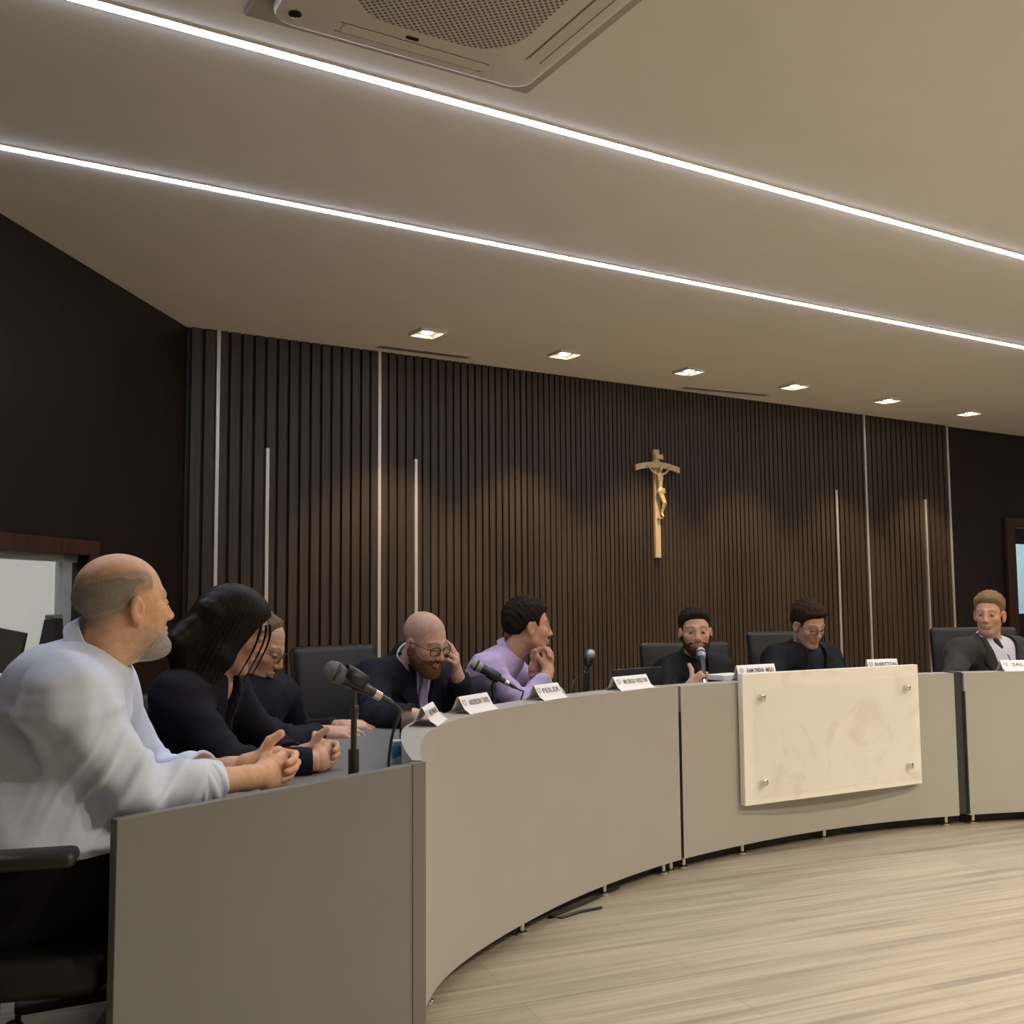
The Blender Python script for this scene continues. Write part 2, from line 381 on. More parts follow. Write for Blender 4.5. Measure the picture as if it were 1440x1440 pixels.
# slot diffusers beside the slatted wall
for (x0, y0, x1, y1, lab) in ((530, 487, 660, 503, 'narrow slot air vent in the ceiling above the left part of the slatted wall'), (960, 545, 1080, 556, 'narrow slot air vent in the ceiling right of the crucifix')):
    p, q = onz(x0, y0, CZ)[:2], onz(x1, y1, CZ)[:2]; L = np.linalg.norm(q - p); d = nrm(q - p); c = (p + q) / 2
    Mx = basis((d[0], d[1], 0), (-d[1], d[0], 0), (0, 0, 1), (c[0], c[1], CZ))
    r = empty('air_vent', (c[0], c[1], CZ), 0, lab, 'air vent', 'slot vents in the ceiling')
    bm = BM()
    for s in (-1, 1): box(bm, (0, s * .040, -.001), (L, .012, .004), Mx)
    box(bm, (0, 0, -.0012), (L, .006, .0034), Mx)
    for s in (-1, 1): box(bm, (s * L / 2, 0, -.001), (.014, .092, .004), Mx)
    obj('frame', bm, paint, r)
    bm = BM(); box(bm, (0, 0, -.0010), (L, .074, .0020), Mx); obj('slot', bm, black_soft, r)
# ------------------------------------------------------------------ horseshoe desk in three curved modules
DC = V(3.30, 2.07); DH = .820; WT = .745
_ph = [55, 67.7, 97.4, 103.6, 111, 118.3, 127, 133, 141.5, 151.2, 158, 161.4, 165, 169.3, 175]
_rr = [3.55, 3.66, 3.705, 3.695, 3.695, 3.695, 3.70, 3.717, 3.722, 3.735, 3.752, 3.745, 3.695, 3.603, 3.48]
# a smooth curve through the measured front-face radii
_gx = np.arange(45, 185, .25); _gy = np.interp(_gx, _ph, _rr); _kw = np.exp(-(np.arange(-24, 25) * .25 / 2.0) ** 2); _kw /= _kw.sum()
_gy = np.convolve(np.pad(_gy, 24, mode='edge'), _kw, mode='valid')
def RF(ph): return float(np.interp(ph, _gx, _gy))
def dp(ph, r): return V(DC[0] + r * math.cos(rad(ph)), DC[1] + r * math.sin(rad(ph)))
END_A, END_B = V(-.233, 2.735), V(-.778, 2.061)
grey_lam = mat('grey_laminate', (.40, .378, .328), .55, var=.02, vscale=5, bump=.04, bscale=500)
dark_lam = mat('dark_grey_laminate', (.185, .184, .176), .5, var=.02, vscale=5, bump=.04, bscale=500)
def ZT(a): return float(np.interp(a, [96, 104, 112, 118, 126, 133, 139, 145, 151, 157, 163, 169.5], [.812, .812, .814, .818, .824, .830, .836, .8405, .844, .846, .843, .822]))
def onledge(px, py):
    p = onz(px, py, DH)
    for _ in range(4): p = onz(px, py, ZT(math.degrees(math.atan2(p[1] - DC[1], p[0] - DC[0]))))
    return p
grey_edge = mat('dark_grey_edge', (.030, .029, .031), .55)
chrome = mat('chrome', (.7, .68, .64), .18, metal=1.0)
dark_in = mat('under_desk_shade', (.03, .026, .024), .7)
def strip(bm, inner, outer, z0, z1):
    n = len(inner)
    lz = lambda z: z if hasattr(z, '__len__') else [z] * n
    g = [[bm.verts.new((p[0], p[1], zz)) for p, zz in zip(l, lz(z))] for l, z in ((inner, z0), (outer, z0), (outer, z1), (inner, z1))]
    for a, b in ((0, 1), (1, 2), (2, 3), (3, 0)):
        for i in range(n - 1): bm.faces.new((g[a][i], g[a][i + 1], g[b][i + 1], g[b][i]))
    bm.faces.new([g[j][0] for j in range(4)]); bm.faces.new([g[j][-1] for j in range(3, -1, -1)])
def desk(lab, p0, p1, feet, end=None, edge=.3):
    mid = (p0 + p1) / 2; c = dp(mid, RF(mid) + .35)
    r = empty('curved_desk', (c[0], c[1], 0), 0, lab, 'desk', 'curved modules of the horseshoe desk')
    N = 40; ph = np.linspace(p0, p1, N)
    def line(off, pend=None):
        l = []
        for i, a in enumerate(ph):
            if end: # the cut end is oblique: run the far edges out to the end panel's line
                k = max(0, (i / (N - 1) - .55) / .45)
                aa = p0 + (p1 - p0) * i / (N - 1); da = (pend - p1) * k * k if pend else 0
                l.append(dp(aa + da, RF(min(aa, 169.3)) + off * (1 if not pend else 1 - .28 * k * k)))
            else: l.append(dp(a, RF(a) + off))
        return l
    bm = BM(); strip(bm, line(0), line(.022), .055, [ZT(a) - .003 for a in ph]); fp = obj('front_panel', bm, grey_lam, r, auto=40)
    LW = lambda a: float(np.interp(a, [100, 128, 140, 150, 156, 160.3, 165, 169.5], [.10, .10, .115, .115, .115, .115, .065, .024]))
    led_ = lambda k: [dp(a, RF(a) + LW(a) - k) for a in ph]
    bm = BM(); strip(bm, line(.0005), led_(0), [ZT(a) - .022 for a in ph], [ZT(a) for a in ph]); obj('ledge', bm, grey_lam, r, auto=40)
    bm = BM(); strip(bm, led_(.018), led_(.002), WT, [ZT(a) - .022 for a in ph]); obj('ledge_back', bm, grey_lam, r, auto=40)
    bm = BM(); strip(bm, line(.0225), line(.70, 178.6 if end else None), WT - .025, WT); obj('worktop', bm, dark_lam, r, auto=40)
    bm = BM(); strip(bm, line(.075), line(.09), .003, WT - .026); obj('shade_carcass', bm, dark_in, r, auto=40)  # inner panel, dark and run to the floor, painting the under-desk shadow
    if end:
        A, B = END_A, END_B; d = nrm(B - A); n = V(-d[1], d[0]);  n = n if n @ V(-.5, 1) > 0 else -n
        bm = BM(); L = np.linalg.norm(B - A)
        box(bm, (L / 2, .0125, DH / 2 + .001), (L, .025, DH - .004), basis((d[0], d[1], 0), (n[0], n[1], 0), (0, 0, 1), (A[0], A[1], 0)), .0015, 1)
        obj('end_panel', bm, dark_lam, r)
        bm = BM(); box(bm, (.0225, .0115, DH / 2 + .0015), (.048, .028, DH - .003), basis((d[0], d[1], 0), (n[0], n[1], 0), (0, 0, 1), (A[0], A[1], 0)))
        obj('edge_strip', bm, mat('brown_grey_edge', (.175, .158, .14), .5), r)
    else:
        bm = BM(); strip(bm, [dp(p1, RF(p1)), dp(p1 - edge * .35, RF(p1))], [dp(p1, RF(p1) + .6), dp(p1 - edge * .35, RF(p1) + .6)], .06, WT - .03)
        obj('side_panel', bm, grey_edge, r)
    for a in feet:
        q = dp(a, RF(a) + .035)
        bm = BM(); lathe(bm, [(.021, .001), (.021, .012), (.011, .018), (.011, .056)], Matrix.Translation((q[0], q[1], 0)), 14); obj('foot', bm, chrome, r, auto=50)
    return r
desk('long grey curved desk module ending in a flat dark grey end panel nearest the camera', 133.25, 169.25, (161.2, 150.4, 141.2, 134.6, 133.8), end=True)
desk('grey curved desk module carrying the white marble board', 104.25, 132.95, (132.4, 126.2, 117.5, 105.2))
desk('grey curved desk module cut off by the right edge, right of the dark post', 68, 103.3, (102.6, 90, 78))
bm = BM(); strip(bm, [dp(103.35, RF(103) + .012), dp(104.2, RF(104) + .012)], [dp(103.35, RF(103) + .05), dp(104.2, RF(104) + .05)], .06, DH - .004)
o = obj('filler_post', bm, grey_edge); tag(o, 'dark grey post filling the gap between the middle and right desk modules', 'post')

# white marble board with an acrylic sheet on four stand-offs
q = dp(117.6, RF(117.6)); rd = nrm(q - DC); tg = V(-rd[1], rd[0])     # tg runs towards the left of the photo
if tg @ V(1, 0) > 0: tg = -tg
bc = DC + rd * (RF(117.6) - .054)
BMx = basis((-tg[0], -tg[1], 0), (rd[0], rd[1], 0), (0, 0, 1), (bc[0], bc[1], 0))      # x to the right, y into the desk
def marble():
    m = bpy.data.materials.new('white_marble'); m.use_nodes = True; nt = m.node_tree; b = nt.nodes['Principled BSDF']; b.inputs['Roughness'].default_value = .35
    tc = nt.nodes.new('ShaderNodeTexCoord')
    n1 = nt.nodes.new('ShaderNodeTexNoise'); n1.inputs['Scale'].default_value = 4.0; n1.inputs['Detail'].default_value = 7; n1.inputs['Distortion'].default_value = 1.4
    nt.links.new(tc.outputs['Object'], n1.inputs['Vector'])
    c = ramp(nt, n1.outputs['Fac'], [(.30, (.78, .70, .59)), (.42, (.88, .83, .71)), (.62, (.90, .85, .735))])
    nt.links.new(c, b.inputs['Base Color']); return m
mb = marble()
bw, bz0, bz1 = 1.195, .245, .868
board = empty('marble_board', (bc[0], bc[1], bz0), 0, 'white marble board with four metal studs hung on the front of the desk', 'board')
bm = BM(); box(bm, (0, -.012, (bz0 + bz1) / 2), (bw, .036, bz1 - bz0), BMx, .003, 2); obj('panel', bm, mb, board)
acry = mat('acrylic_sheet', (.80, .84, .74), .06, alpha=.10, spec=.3)
bm = BM(); box(bm, (.012, -.050, (bz0 + bz1) / 2 - .006), (bw - .10, .006, bz1 - bz0 - .10), BMx, .001, 1); obj('acrylic_sheet', bm, acry, board)
for sx in (-1, 1):
    for z in (bz0 + .105, bz1 - .115):
        bm = BM(); lathe(bm, [(.013, 0), (.013, .018), (.015, .020), (.015, .028), (.011, .031)], BMx @ Matrix.Translation((sx * (bw / 2 - .105), -.031, z)) @ Matrix.Rotation(PI / 2, 4, 'X'), 16)
        obj('standoff', bm, chrome, board, auto=40)

# ------------------------------------------------------------------ name tents along the ledge
paper = mat('white_card', (.84, .81, .76), .6)
ink = mat('grey_ink', (.12, .115, .11), .7)
def text_mesh(s, size, bold=.01):
    cu = bpy.data.curves.new('lettering', 'FONT'); cu.body = s; cu.size = size; cu.extrude = .0002; cu.offset = size * bold; cu.resolution_u = 2
    o = bpy.data.objects.new('lettering', cu); COL.objects.link(o); bpy.context.view_layer.update()
    me = bpy.data.meshes.new_from_object(o.evaluated_get(bpy.context.evaluated_depsgraph_get())); bpy.data.objects.remove(o); bpy.data.curves.remove(cu); me.name = 'lettering'
    return me
def tent(px, py, ph_yaw, w, txt, lab, dz=0, flare=.018, h=.056, back=.0):
    lo_, hi_ = 85.0, 168.0
    for _ in range(40):       # the place on the ledge, a little behind its front edge
        md = (lo_ + hi_) / 2; g = dp(md, RF(md) + .060); v = V(g[0], g[1], ZT(md)) - EYE
        if 720 + F * (v @ RT) / (v @ FW) > px: lo_ = md
        else: hi_ = md
    p = V(g[0], g[1], ZT(md))
    yaw = ph_yaw
    x = V(math.cos(yaw), math.sin(yaw), 0); y = V(-x[1], x[0], 0)          # x along the card, y away from the reader
    Mx = basis(x, y, (0, 0, 1), (p[0], p[1], p[2] + .0008))
    r = empty('name_card', (p[0], p[1], p[2] + .0008), yaw, lab, 'name card', 'name cards along the desk ledge')
    # folded card: front leaf flares out at its foot, back leaf slants behind
    prof = [(-.034 - flare, .0006), (-.034 - flare * .45, .008), (-.029, .016), (-.016, .036), (-.004, h), (-.001, h + .0015), (.002, h), (.012, .034), (.022, .014), (.040, .0008)]
    bm = BM(); n = len(prof); off = .0007
    def ring(xx):
        o_, i_ = [], []
        for k, (a, b) in enumerate(prof):
            t = nrm(V(*prof[min(k + 1, n - 1)]) - V(*prof[max(k - 1, 0)])); nn = V(-t[1], t[0])
            o_.append(bm.verts.new((xx, a + nn[0] * off, b + nn[1] * off))); i_.append(bm.verts.new((xx, a - nn[0] * off * .4, max(.0002, b - nn[1] * off * .4))))
        return o_ + i_[::-1]
    a, b = ring(-w / 2), ring(w / 2)
    for i in range(2 * n): bm.faces.new((a[i], a[(i + 1) % (2 * n)], b[(i + 1) % (2 * n)], b[i]))
    for l in (a, b):
        for k in range(n - 1): bm.faces.new((l[k], l[k + 1], l[2 * n - 2 - k], l[2 * n - 1 - k]))
    bmesh.ops.transform(bm, matrix=Mx, verts=bm.verts); obj('card', bm, paper, r, auto=60)
    # lettering on the sloping front face
    f0, f1 = V(0, -.029, .016), V(0, -.004, h); up = nrm(f1 - f0); nn = nrm(np.cross(V(1, 0, 0), up))
    me = text_mesh(txt, .029, .012); xs = [v.co.x for v in me.vertices]; tw = max(xs) - min(xs); avail = w * .70
    sx = avail / tw
    base = f0 + up * (.012 + max(0, h - .060)) + nn * .0009
    me.transform(Mx @ basis((sx, 0, 0), up, nn, base + V(-w * .26 - min(xs) * sx, 0, 0))); link('lettering', me, ink, r)
    # small shield mark left of the name
    bm = BM(); s = .010
    pts = [(-s, s), (-s * .3, s * 1.25), (s * .3, s * 1.25), (s, s), (s, -s * .2), (0, -s * 1.3), (-s, -s * .2)]
    Ms = Mx @ basis((1, 0, 0), up, nn, base + V(-w * .40, 0, 0) + up * .012)
    inn = [(q[0] * .6, q[1] * .6) for q in pts]
    o1 = [bm.verts.new((*q, .0003)) for q in pts]; i1 = [bm.verts.new((*q, .0003)) for q in inn]
    for k in range(len(pts)):
        if k in (1,): continue
        bm.faces.new((o1[k], o1[(k + 1) % 7], i1[(k + 1) % 7], i1[k]))
    bmesh.ops.transform(bm, matrix=Ms, verts=bm.verts); obj('shield_mark', bm, mat('pale_grey_ink', (.30, .30, .31), .7), r)
    return r
def card_yaw(px, py, extra=0):
    p = onz(px, py, DH); a = math.atan2(p[1] - DC[1], p[0] - DC[0]); return a - PI / 2 + rad(extra)
tent(600, 1009, card_yaw(606, 1009, 19), .19, 'NEWMAR', 'white folded name card on the ledge, seen most edge-on, in front of the lavender tie')
tent(664, 994, card_yaw(664, 994), .19, 'ANDERSON TAVER', 'white folded name card in front of the second microphone stand')
tent(767, 980, card_yaw(770, 980), .165, 'FEILER', 'white folded name card below the clasped hands of the man in the lavender shirt')
tent(885, 967, card_yaw(885, 967), .235, 'MR SERGIO WESLTOM', 'white folded name card in front of the dark laptop')
tent(1062, 949, card_yaw(1062, 951), .255, 'KAM TRENA  MELO', 'white folded name card behind the top left corner of the marble board', h=.074)
tent(1240, 940, card_yaw(1240, 944), .195, 'EVERTTON', 'white folded name card behind the top right part of the marble board', h=.080)
tent(1438, 940, card_yaw(1438, 940), .27, 'SALAMON', 'white folded name card cut off by the right edge of the photo')
# a sheet of paper lying left of the board's top corner
p = onz(1020, 957, DH); a = card_yaw(1020, 957)
bm = BM(); box(bm, (0, 0, .014), (.17, .12, .026), T((p[0] + .02, p[1] + .05, DH + .001), a), .001, 1); o = obj('paper_stack', bm, paper); tag(o, 'small stack of white paper on the ledge left of the marble board', 'paper stack')

# ------------------------------------------------------------------ microphones
mic_black = mat('microphone_black', (.02, .02, .021), .38, coat=.2)
mesh_grey = mat('microphone_mesh', (.16, .16, .165), .45, metal=.6, bump=1.0, bscale=900)
mesh_pale = mat('microphone_mesh_pale', (.42, .42, .40), .5, metal=.3, bump=1.0, bscale=900)
mesh_silver = mat('microphone_mesh_silver', (.5, .52, .56), .35, metal=.7, bump=1.0, bscale=900)
def mic(head, tail, lab, head_mat, scale=1.0, group='handheld microphones on the desk'):
    """dynamic microphone lying along head -> tail"""
    h, t = np.asarray(head, float), np.asarray(tail, float); d = nrm(t - h); L = np.linalg.norm(t - h); s = scale
    r = empty('microphone', (h + t) / 2, 0, lab, 'microphone', group); Mx = frame_of(d, h)
    bm = BM(); lathe(bm, [(.004, -.001), (.015 * s, .002), (.0225 * s, .010), (.0255 * s, .022), (.0255 * s, .030), (.0245 * s, .040), (.021 * s, .056)], Mx, 24); obj('grille', bm, head_mat, r, auto=60)
    bm = BM(); lathe(bm, [(.0262 * s, .024), (.0268 * s, .028), (.0262 * s, .033)], Mx, 24); obj('ring', bm, mic_black, r, True)
    bm = BM(); lathe(bm, [(.0205 * s, .052), (.0215 * s, .058), (.019 * s, .075), (.0165 * s, .11), (.0125 * s, L - .035), (.012 * s, L - .022)], Mx, 24); obj('handle', bm, mic_black, r, auto=50)
    bm = BM(); lathe(bm, [(.0118 * s, L - .024), (.0118 * s, L - .002), (.009 * s, L)], Mx, 18); obj('connector', bm, chrome, r, auto=40)
    bm = BM(); lathe(bm, [(.0085, L - .002), (.0085, L + .022), (.0045, L + .040)], Mx, 14); obj('plug', bm, mic_black, r, auto=40)
    return d, t + d * .040
def desk_stand(base, top, lab, clipdir, group='desktop microphone stands', base_r=.048):
    b = np.asarray(base, float); tp = np.asarray(top, float)
    r = empty('microphone_stand', b, 0, lab, 'microphone stand', group)
    bm = BM()
    lathe(bm, [(base_r, .0005), (base_r, .008), (base_r - .006, .014), (.020, .020), (.014, .024)], Matrix.Translation(Vector(b)), 28)
    obj('base', bm, black_soft, r, auto=40)
    bm = BM(); tube(bm, [b + V(0, 0, .02), b + (tp - b) * .45 + V(0, 0, .0)], .0135, 14); obj('lower_tube', bm, black_soft, r, auto=50)
    bm = BM(); tube(bm, [b + (tp - b) * .40, tp], .0078, 12); obj('upper_tube', bm, mic_black, r, auto=50)
    bm = BM(); lathe(bm, [(.0115, -.02), (.0125, -.01), (.0125, .008), (.010, .012)], frame_of(tp - b, b + (tp - b) * .80), 14); obj('clutch', bm, mic_black, r, auto=50)
    d = nrm(clipdir)
    bm = BM(); lathe(bm, [(.024, -.030), (.0245, 0), (.022, .030)], frame_of(d, tp + V(0, 0, .022)), 18, False)
    bmesh.ops.solidify(bm, geom=bm.faces[:], thickness=.003); obj('clip', bm, black_soft, r, True)
    return r
def cable(name, pts, lab, r=.0035, m=None):
    bm = BM(); tube(bm, pts, r, 8); o = obj(name, bm, m or mat('cable_rubber', (.025, .025, .024), .5), None, True); tag(o, lab, 'cable'); return o
# near microphone, between the woman's hands and the camera
sb = at(497, 1084, 2.62); sb[2] = WT
top = at(498, 966, sb[1])
h1, t1 = at(463, 941, sb[1] - .03), at(536, 980, sb[1] + .035)
h1 = h1 - nrm(t1 - h1) * .012
desk_stand(sb, top, 'black desktop microphone stand beside the woman\'s clasped hands', t1 - h1, base_r=.0215)
d, e = mic(h1, t1, 'black handheld microphone on the nearest stand, in front of the dark suit', mesh_grey, 1.02)
ce = at(546, 1090, 2.85)
cable('microphone_cable', bez(e, e + d * .05 + V(.005, 0, -.01), V(ce[0] + .004, ce[1], .95), V(ce[0], ce[1], WT + .03), 18) + [V(ce[0] - .003, ce[1] - .012, WT + .006), V(ce[0] - .02, ce[1] - .06, WT + .005), V(ce[0] - .06, ce[1] - .12, WT + .005)],
      'dark cable hanging from the nearest microphone down to the worktop', .0042)
# second microphone, in front of the lavender shirt
Y2 = 4.62
sb = at(694, 1000, Y2); sb[2] = WT; top = at(694, 957, Y2)
h2, t2 = at(662, 931, Y2 - .02), at(716, 962, Y2 + .0)
desk_stand(sb, top, 'black desktop microphone stand in front of the lavender shirt', t2 - h2)
d, e = mic(h2, t2, 'handheld microphone with a pale grey grille, in front of the lavender shirt', mesh_pale, 1.0)
cable('microphone_cable', bez(e, e + d * .05, V(e[0] + .03, e[1], .86), V(e[0] + .01, e[1] + .02, WT + .005), 12), 'dark cable hanging from the pale grilled microphone', .004)
# third microphone, aimed at the camera between two name cards
Y3 = 5.25
sb = at(823, 975, Y3); sb[2] = WT; top = at(827, 938, Y3)
h3, t3 = at(831, 917, Y3 - .06), at(824, 944, Y3 + .12)
desk_stand(sb, top, 'black desktop microphone stand standing alone against the slatted wall', t3 - h3)
d, e = mic(h3, t3, 'silver grilled microphone on the stand standing alone against the slatted wall', mesh_silver, .98)
cable('microphone_cable', bez(e, e + d * .04, V(sb[0] - .08, sb[1] + .05, .86), V(sb[0] - .06, sb[1], WT + .005), 12), 'cable of the silver grilled microphone on the lone stand', .004)
# gooseneck microphone at the right
Y5 = 6.02
gb = at(1424, 942, Y5); gb[2] = WT
r = empty('gooseneck_microphone', gb, 0, 'slim black gooseneck microphone in front of the white shirt and blazer', 'microphone')
g0 = at(1400, 899, Y5); g1 = at(1417, 920, Y5)
bm = BM(); lathe(bm, [(.035, .0005), (.035, .012), (.02, .018), (.012, .022)], Matrix.Translation(Vector(gb)), 20); obj('base', bm, black_soft, r, auto=40)
bm = BM(); tube(bm, bez(gb + V(0, 0, .02), gb + V(0, 0, .05), g1 + (g1 - g0) * .3, g1, 12), .005, 8); obj('gooseneck', bm, chrome, r, True)
bm = BM(); lathe(bm, [(.004, 0), (.013, .006), (.0145, .03), (.011, .05), (.007, .075)], frame_of(g1 - g0, g0 - nrm(g1 - g0) * .012), 16); obj('head', bm, mic_black, r, auto=50)

# ------------------------------------------------------------------ small things on the worktop
cp = onz(559, 1072, WT)
r = empty('water_cup', (cp[0], cp[1], WT), 0, 'small sealed plastic water cup with a blue label at the desk corner', 'cup')
Mx = Matrix.Translation((cp[0], cp[1], WT)) @ Matrix.Diagonal((.70, .70, .86, 1))
bm = BM(); lathe(bm, [(.0235, .0006), (.0245, .004), (.030, .072), (.0315, .074)], Mx, 28); obj('body', bm, mat('cloudy_plastic', (.62, .68, .70), .2, trans=.35), r, auto=40)
bm = BM(); lathe(bm, [(.0262, .016), (.0302, .060)], Mx, 28, False); bmesh.ops.solidify(bm, geom=bm.faces[:], thickness=-.0006)
def lab_mat():
    m = bpy.data.materials.new('blue_label'); m.use_nodes = True; nt = m.node_tree; b = nt.nodes['Principled BSDF']; b.inputs['Roughness'].default_value = .35
    tc = nt.nodes.new('ShaderNodeTexCoord'); n = nt.nodes.new('ShaderNodeTexNoise'); n.inputs['Scale'].default_value = 26; nt.links.new(tc.outputs['Object'], n.inputs['Vector'])
    nt.links.new(ramp(nt, n.outputs['Fac'], [(.42, (.05, .16, .34)), (.5, (.12, .28, .46)), (.58, (.45, .62, .70))]), b.inputs['Base Color']); return m
obj('label', bm, lab_mat(), r, True)
bm = BM(); lathe(bm, [(.033, .0735), (.0335, .0755), (.033, .0775), (.028, .0785)], Mx, 28); obj('foil_lid', bm, mat('foil_lid', (.8, .8, .82), .3), r, auto=40)
# thin dark tablet leaning on the ledge
a, b = at(564, 1041, 3.62), at(577, 1018, 3.78)
d = nrm(V(b[0] - a[0], b[1] - a[1], 0)); nn = V(-d[1], d[0], 0)
bm = BM(); c = (a + b) / 2
box(bm, (0, 0, .060), (.19, .007, .115), basis(d, nn, (0, 0, 1), (c[0], c[1], WT + .001)), .003, 1)
o = obj('tablet', bm, black_gloss); tag(o, 'thin black tablet standing on edge against the ledge behind the water cup', 'tablet')
# laptop behind the fourth card
L0 = at(893, 975, 5.25); yaw = card_yaw(893, 968, -8)
r = empty('laptop', (L0[0], L0[1], WT), yaw, 'open dark grey laptop seen from behind, left of the man in the black jacket', 'laptop')
Mx = T((L0[0], L0[1], WT + .001), yaw)
dkg = mat('dark_grey_lid', (.035, .032, .030), .4)
bm = BM(); box(bm, (0, .12, .009), (.34, .23, .016), Mx, .004, 2); obj('base', bm, dkg, r)
bm = BM(); box(bm, (0, 0, .066), (.34, .009, .13), Mx @ Matrix.Translation((0, .006, .010)) @ Matrix.Rotation(rad(12), 4, 'X'), .004, 2); obj('screen', bm, dkg, r)
# black cord on the floor under the desk
p = [onz(x, y, .006) for x, y in ((846, 1276), (815, 1282), (790, 1290), (772, 1290), (790, 1283), (826, 1268), (870, 1248))]
cable('floor_cord', [V(*q) for q in p], 'black cord lying on the floor under the curved desk', .006)
# ------------------------------------------------------------------ implicit-surface modelling for figures
def smin(a, b, k):
    if k <= 0: return np.minimum(a, b)
    h = np.clip(.5 + .5 * (b - a) / k, 0, 1); return b + (a - b) * h - k * h * (1 - h)
def smax(a, b, k): return -smin(-a, -b, k)
def cap(P, a, b, ra, rb):
    a = np.asarray(a, float); ab = np.asarray(b, float) - a; pa = P - a
    t = np.clip(pa @ ab / (ab @ ab + 1e-12), 0, 1)
    return np.linalg.norm(pa - t[:, None] * ab, axis=1) - (ra + (rb - ra) * t)
def ell(P, c, r, R=None):
    q = P - np.asarray(c, float)
    if R is not None: q = q @ R            # R columns are the axes
    r = np.asarray(r, float); k0 = np.linalg.norm(q / r, axis=1); k1 = np.linalg.norm(q / (r * r), axis=1)
    return k0 * (k0 - 1) / (k1 + 1e-9)
def culled(P, c, R, fn, far=.08):
    """evaluate fn only near (c, R); elsewhere a safe distance"""
    d = np.linalg.norm(P - c, axis=1) - R
    m = d < far; out = np.maximum(d, far * .5) + .0
    if m.any(): out[m] = fn(P[m])
    return out
def mesh_sdf(f, lo, hi, res):
    lo = np.asarray(lo, float); hi = np.asarray(hi, float); K = 6
    n = np.maximum(1, np.ceil((hi - lo) / (res * K)).astype(int)); N = n * K
    ci = np.stack(np.meshgrid(*[np.arange(k) for k in n], indexing='ij'), -1).reshape(-1, 3)
    dc = f(lo + (ci * K + (K - 1) / 2) * res)
    act = np.abs(dc) < K * res * .866 * 1.5 + res * 2
    B = 3 * res
    G = np.repeat(np.repeat(np.repeat(np.where(dc > 0, B, -B).reshape(n), K, 0), K, 1), K, 2).astype(np.float32)
    off = np.stack(np.meshgrid(*[np.arange(K)] * 3, indexing='ij'), -1).reshape(-1, 3)
    idx = (ci[act][:, None, :] * K + off[None]).reshape(-1, 3)
    val = np.empty(len(idx))
    for s in range(0, len(idx), 400000): val[s:s + 400000] = f(lo + idx[s:s + 400000] * res)
    G[idx[:, 0], idx[:, 1], idx[:, 2]] = np.clip(val, -B, B)
    g = openvdb.FloatGrid(float(B)); g.copyFromArray(G)
    pts, quads = g.convertToQuads(0.0)
    pts = np.asarray(pts, float) * res + lo
    # pull the vertices onto the surface
    e = res * .35
    d0 = f(pts); gr = np.stack([f(pts + np.eye(3)[i] * e) - d0 for i in range(3)], 1) / e
    gn = np.maximum((gr ** 2).sum(1), .25)
    pts = pts - gr * np.clip(d0 / gn, -res * .6, res * .6)[:, None]
    return pts, np.asarray(quads)[:, ::-1]
def sdf_obj(name, f, lo, hi, res, m, parent, colfn=None):
    pts, quads = mesh_sdf(f, lo, hi, res)
    me = bpy.data.meshes.new(name)
    me.vertices.add(len(pts)); me.vertices.foreach_set('co', pts.astype(np.float32).ravel())
    me.loops.add(len(quads) * 4); me.loops.foreach_set('vertex_index', quads.astype(np.int32).ravel())
    me.polygons.add(len(quads)); me.polygons.foreach_set('loop_start', np.arange(0, len(quads) * 4, 4, dtype=np.int32)); me.polygons.foreach_set('loop_total', np.full(len(quads), 4, np.int32))
    me.update(calc_edges=True); me.validate()
    if colfn is not None:
        c = colfn(pts); at_ = me.color_attributes.new('Col', 'FLOAT_COLOR', 'POINT')
        at_.data.foreach_set('color', np.c_[c, np.ones(len(c))].astype(np.float32).ravel())
    # make sure faces look outwards
    bm = bmesh.new(); bm.from_mesh(me)
    if bm.calc_volume(signed=True) < 0: bmesh.ops.reverse_faces(bm, faces=bm.faces)
    bm.to_mesh(me); bm.free()
    return link(name, me, m, parent, True)
def vnoise(P, f, seed=0):
    """cheap smooth noise in [-1, 1] from summed sines"""
    r = np.random.default_rng(seed); o = np.zeros(len(P))
    for i in range(5):
        k = r.normal(size=3); k = k / np.linalg.norm(k) * f * r.uniform(.7, 1.6); o += np.sin(P @ k + r.uniform(0, 6.28) + 1.3 * np.sin(P @ (k[[1, 2, 0]] * .7) + r.uniform(0, 6.28)))
    return o / 5
